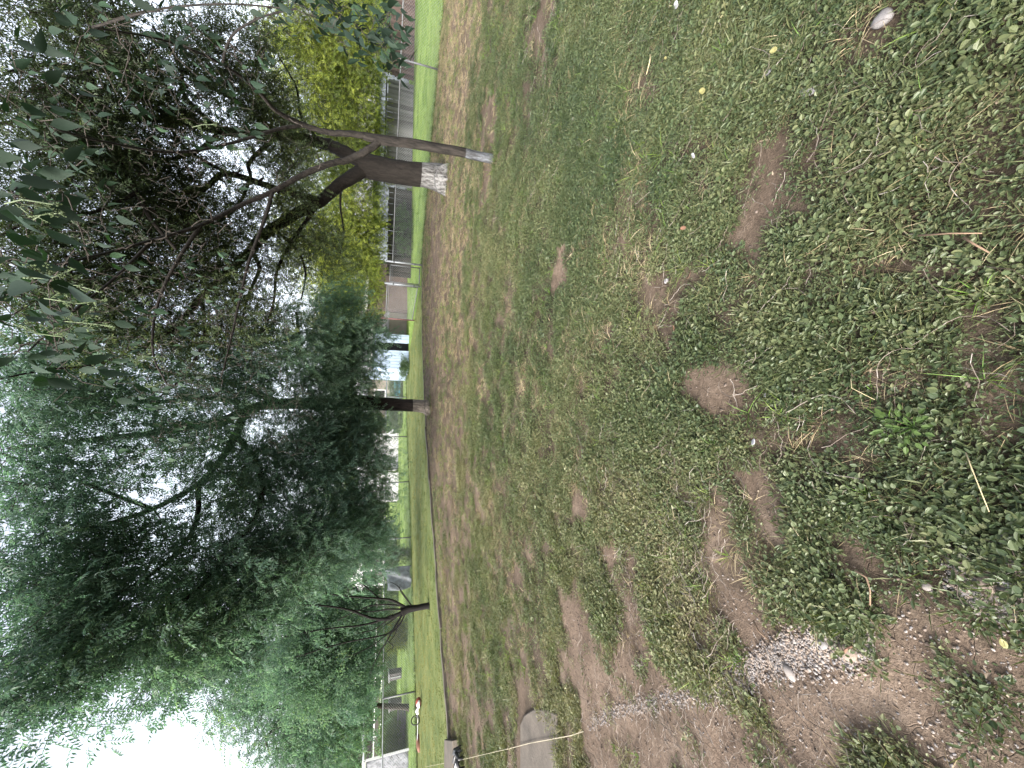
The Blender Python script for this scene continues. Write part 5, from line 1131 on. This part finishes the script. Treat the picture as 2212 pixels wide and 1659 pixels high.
# big leaves: clusters (u, v, Y, ru, rv, dr, count)
NC = [(1640, 640, 2.3, 50, 70, .15, 20), (1625, 745, 2.2, 42, 70, .15, 34), (1565, 790, 2.15, 42, 50, .12, 26), (1600, 845, 2.1, 40, 34, .1, 22), (1545, 840, 2.1, 20, 34, .08, 10), (1500, 850, 2.1, 10, 20, .06, 3), (1640, 560, 2.4, 40, 60, .15, 8),
      (1200, 40, 1.25, 60, 50, .1, 15), (1120, 50, 1.2, 60, 60, .1, 14), (1010, 60, 1.25, 50, 70, .1, 14), (950, 120, 1.5, 60, 50, .1, 12), (1240, 90, 1.4, 40, 60, .1, 9), (900, 60, 1.6, 60, 60, .15, 12), (860, 170, 2, 70, 80, .2, 14), (940, 250, 2.3, 60, 60, .2, 10),
      (1380, 440, 2.6, 60, 50, .2, 10), (1330, 520, 2.8, 60, 40, .2, 8), (1470, 480, 2.3, 60, 60, .2, 10), (1530, 400, 2.2, 60, 70, .2, 12), (1600, 300, 2, 60, 80, .2, 14), (1480, 330, 2.3, 70, 70, .2, 12), (1400, 250, 2.3, 80, 80, .2, 13), (1560, 160, 1.9, 80, 80, .2, 14), (1420, 110, 1.9, 80, 70, .2, 12), (1300, 170, 2.2, 80, 80, .2, 10), (1560, 590, 2.5, 50, 40, .2, 8),
      (800, 340, 3.6, 70, 60, .3, 22), (760, 430, 3.8, 60, 50, .3, 16), (860, 420, 3.8, 60, 60, .3, 16), (980, 420, 3.6, 80, 60, .3, 14), (830, 260, 3.2, 70, 60, .3, 14), (1090, 450, 3.6, 70, 60, .3, 9), (1180, 240, 2.6, 70, 80, .25, 10), (1040, 300, 2.8, 70, 70, .25, 11), (720, 330, 3.8, 50, 60, .3, 10), (640, 290, 3.8, 50, 60, .3, 8), (1290, 20, 1.8, 60, 40, .15, 7), (1500, 20, 1.7, 80, 40, .15, 9)]
def big_leaf_mesh(seed):
    rnd_ = random.Random(seed); L_, W_ = 1., rnd_.uniform(.4, .54); n = 6; V = []; F = []
    prof = [.0, .4, .5, .38, .17, .0]; bend = rnd_.uniform(.05, .35); fold = rnd_.uniform(.1, .35)
    for i in range(n):
        t = i / (n - 1); w = W_ * prof[i]; z = -bend * t * t
        V += [(t, -w, z + fold * w), (t, 0, z), (t, w, z + fold * w)]
    for i in range(n - 1): o = i * 3; F += [(o, o + 3, o + 4, o + 1), (o + 1, o + 4, o + 5, o + 2)]
    o = len(V); V += [(-.35, -.008, .05), (-.35, .008, .05), (0, .008, 0), (0, -.008, 0)]; F.append((o, o + 1, o + 2, o + 3))
    me = bpy.data.meshes.new('leaf'); me.from_pydata(V, [], F); at = me.attributes.new('lv', 'FLOAT', 'FACE'); at.data.foreach_set('value', [rnd_.random() * .9 + .1] * len(F))
    me.polygons.foreach_set('use_smooth', [True] * len(F)); me.materials.append(M['leaf_big']); return me, (V, F)
BIG = [big_leaf_mesh(s) for s in range(10)]
cands, twig_t = [], []
for (u, v, Y, ru, rv_, dr, cnt) in NC:
    for _ in range(max(1, cnt // 4)):
        a = random.uniform(0, 6.28); r = math.sqrt(random.random()); c = P(u + ru * r * math.cos(a), v + rv_ * r * math.sin(a), Y + random.uniform(-dr, dr)); twig_t.append(c)
        for _k in range(4):
            p = c + rv(.085); cands.append(p)
def px_size(p): return .07 / max(.3, depth(p))
cands.sort(key=lambda p: -px_size(p))
base_loc = Vector(Tn.o.location)
rest = []
for i, p in enumerate(cands):
    yaw = random.uniform(0, 6.28); pitch = random.uniform(.15, 1.25); s = random.uniform(.045, .085)
    if i < 298:
        o = bpy.data.objects.new('leaf', random.choice(BIG)[0]); COL.objects.link(o); o.parent = Tn.o; o.location = p - base_loc; o.rotation_euler = (random.uniform(-.6, .6), pitch, yaw); o.scale = (s, s, s)
    else: rest.append((tuple(p), (random.uniform(-.6, .6), pitch, yaw), s))
# the remaining leaves, and a thinner veil of them further up, as one part
for (u, v, Y, ru, rv_, dr, cnt) in NC:
    for _ in range(int(cnt * 1.1)):
        a = random.uniform(0, 6.28); r = math.sqrt(random.random()) * 1.4; p = P(u + ru * r * math.cos(a), v + rv_ * r * math.sin(a), Y + .35 + random.random() * 1.1)
        if p.z > .9: rest.append((tuple(p), (random.uniform(-.6, .6), random.uniform(.1, 1.2), random.uniform(0, 6.28)), random.uniform(.05, .09))); twig_t.append(p) if random.random() < .4 else None
pr = [(list(V), F, [random.random()] * len(F), [0] * len(F)) for (_m, (V, F)) in BIG]
scatter('foliage', pr, np.array([r[0] for r in rest]), np.array([r[1] for r in rest]), np.array([r[2] for r in rest]), RNG.integers(0, len(pr), len(rest)), RNG.random(len(rest)) * .7, [M['leaf_big']], Tn.o)
# bare hanging twig tangles
for (u, v, Y, ru, rv_, n) in [(830, 520, 4.6, 90, 110, 60), (760, 620, 5, 90, 80, 40), (950, 560, 5, 100, 80, 34), (1060, 470, 4.6, 120, 110, 40), (1200, 360, 4.2, 120, 120, 30), (900, 420, 4, 100, 100, 30), (1350, 620, 5.2, 70, 70, 16), (1000, 620, 5.2, 80, 60, 16), (1100, 250, 4, 140, 120, 50), (1300, 420, 4.4, 110, 110, 30), (1420, 300, 4, 120, 120, 30), (980, 300, 3.8, 120, 120, 40), (760, 400, 4.4, 90, 90, 30)]:
    for _ in range(n):
        a = random.uniform(0, 6.28); r = math.sqrt(random.random()); twig_t.append(P(u + ru * r * math.cos(a), v + rv_ * r * math.sin(a), Y + random.uniform(-.5, .5)))
Tn.twigs(twig_t, .008, .16, 5, 4, .12, 'twigs', .0016)
# pale flower clusters
def panicle(u, v, Y, L):
    p = P(u, v, Y); mb = MB(); d = Vector((random.uniform(-.4, .4), random.uniform(-.3, .3), -1)).normalized()
    mb.tube([p, p + d * L * .5 + rv(.01), p + d * L], .0016, 4)
    for i in range(9):
        q = p + d * L * (i + 1) / 9; e = (rv(1) + d * .3).normalized() * L * .32 * (1 - .07 * i); mb.tube([q, q + e], .001, 3)
        for k in range(8):
            c = q + e * random.uniform(.3, 1.05) + rv(L * .05); r = L * .022 * random.uniform(.7, 1.3)
            mb.add([c + Vector(x) * r for x in ((1, 0, 0), (-1, 0, 0), (0, 1, 0), (0, -1, 0), (0, 0, 1), (0, 0, -1))], [(0, 2, 4), (2, 1, 4), (1, 3, 4), (3, 0, 4), (2, 0, 5), (1, 2, 5), (3, 1, 5), (0, 3, 5)])
    mb.build('flower_cluster', M['flower'], Tn.o)
for (u, v, Y, L) in [(1219, 10, 1.2, .1), (1059, 50, 1.15, .1), (1015, 95, 1.2, .1), (965, 140, 1.45, .1), (1045, 120, 1.3, .08), (880, 280, 2.2, .12), (1384, 415, 2.6, .13), (1335, 500, 2.7, .1), (960, 30, 1.4, .1), (790, 380, 3.6, .14), (820, 300, 3.3, .14), (1190, 60, 1.25, .07)]:
    panicle(u, v, Y, L)
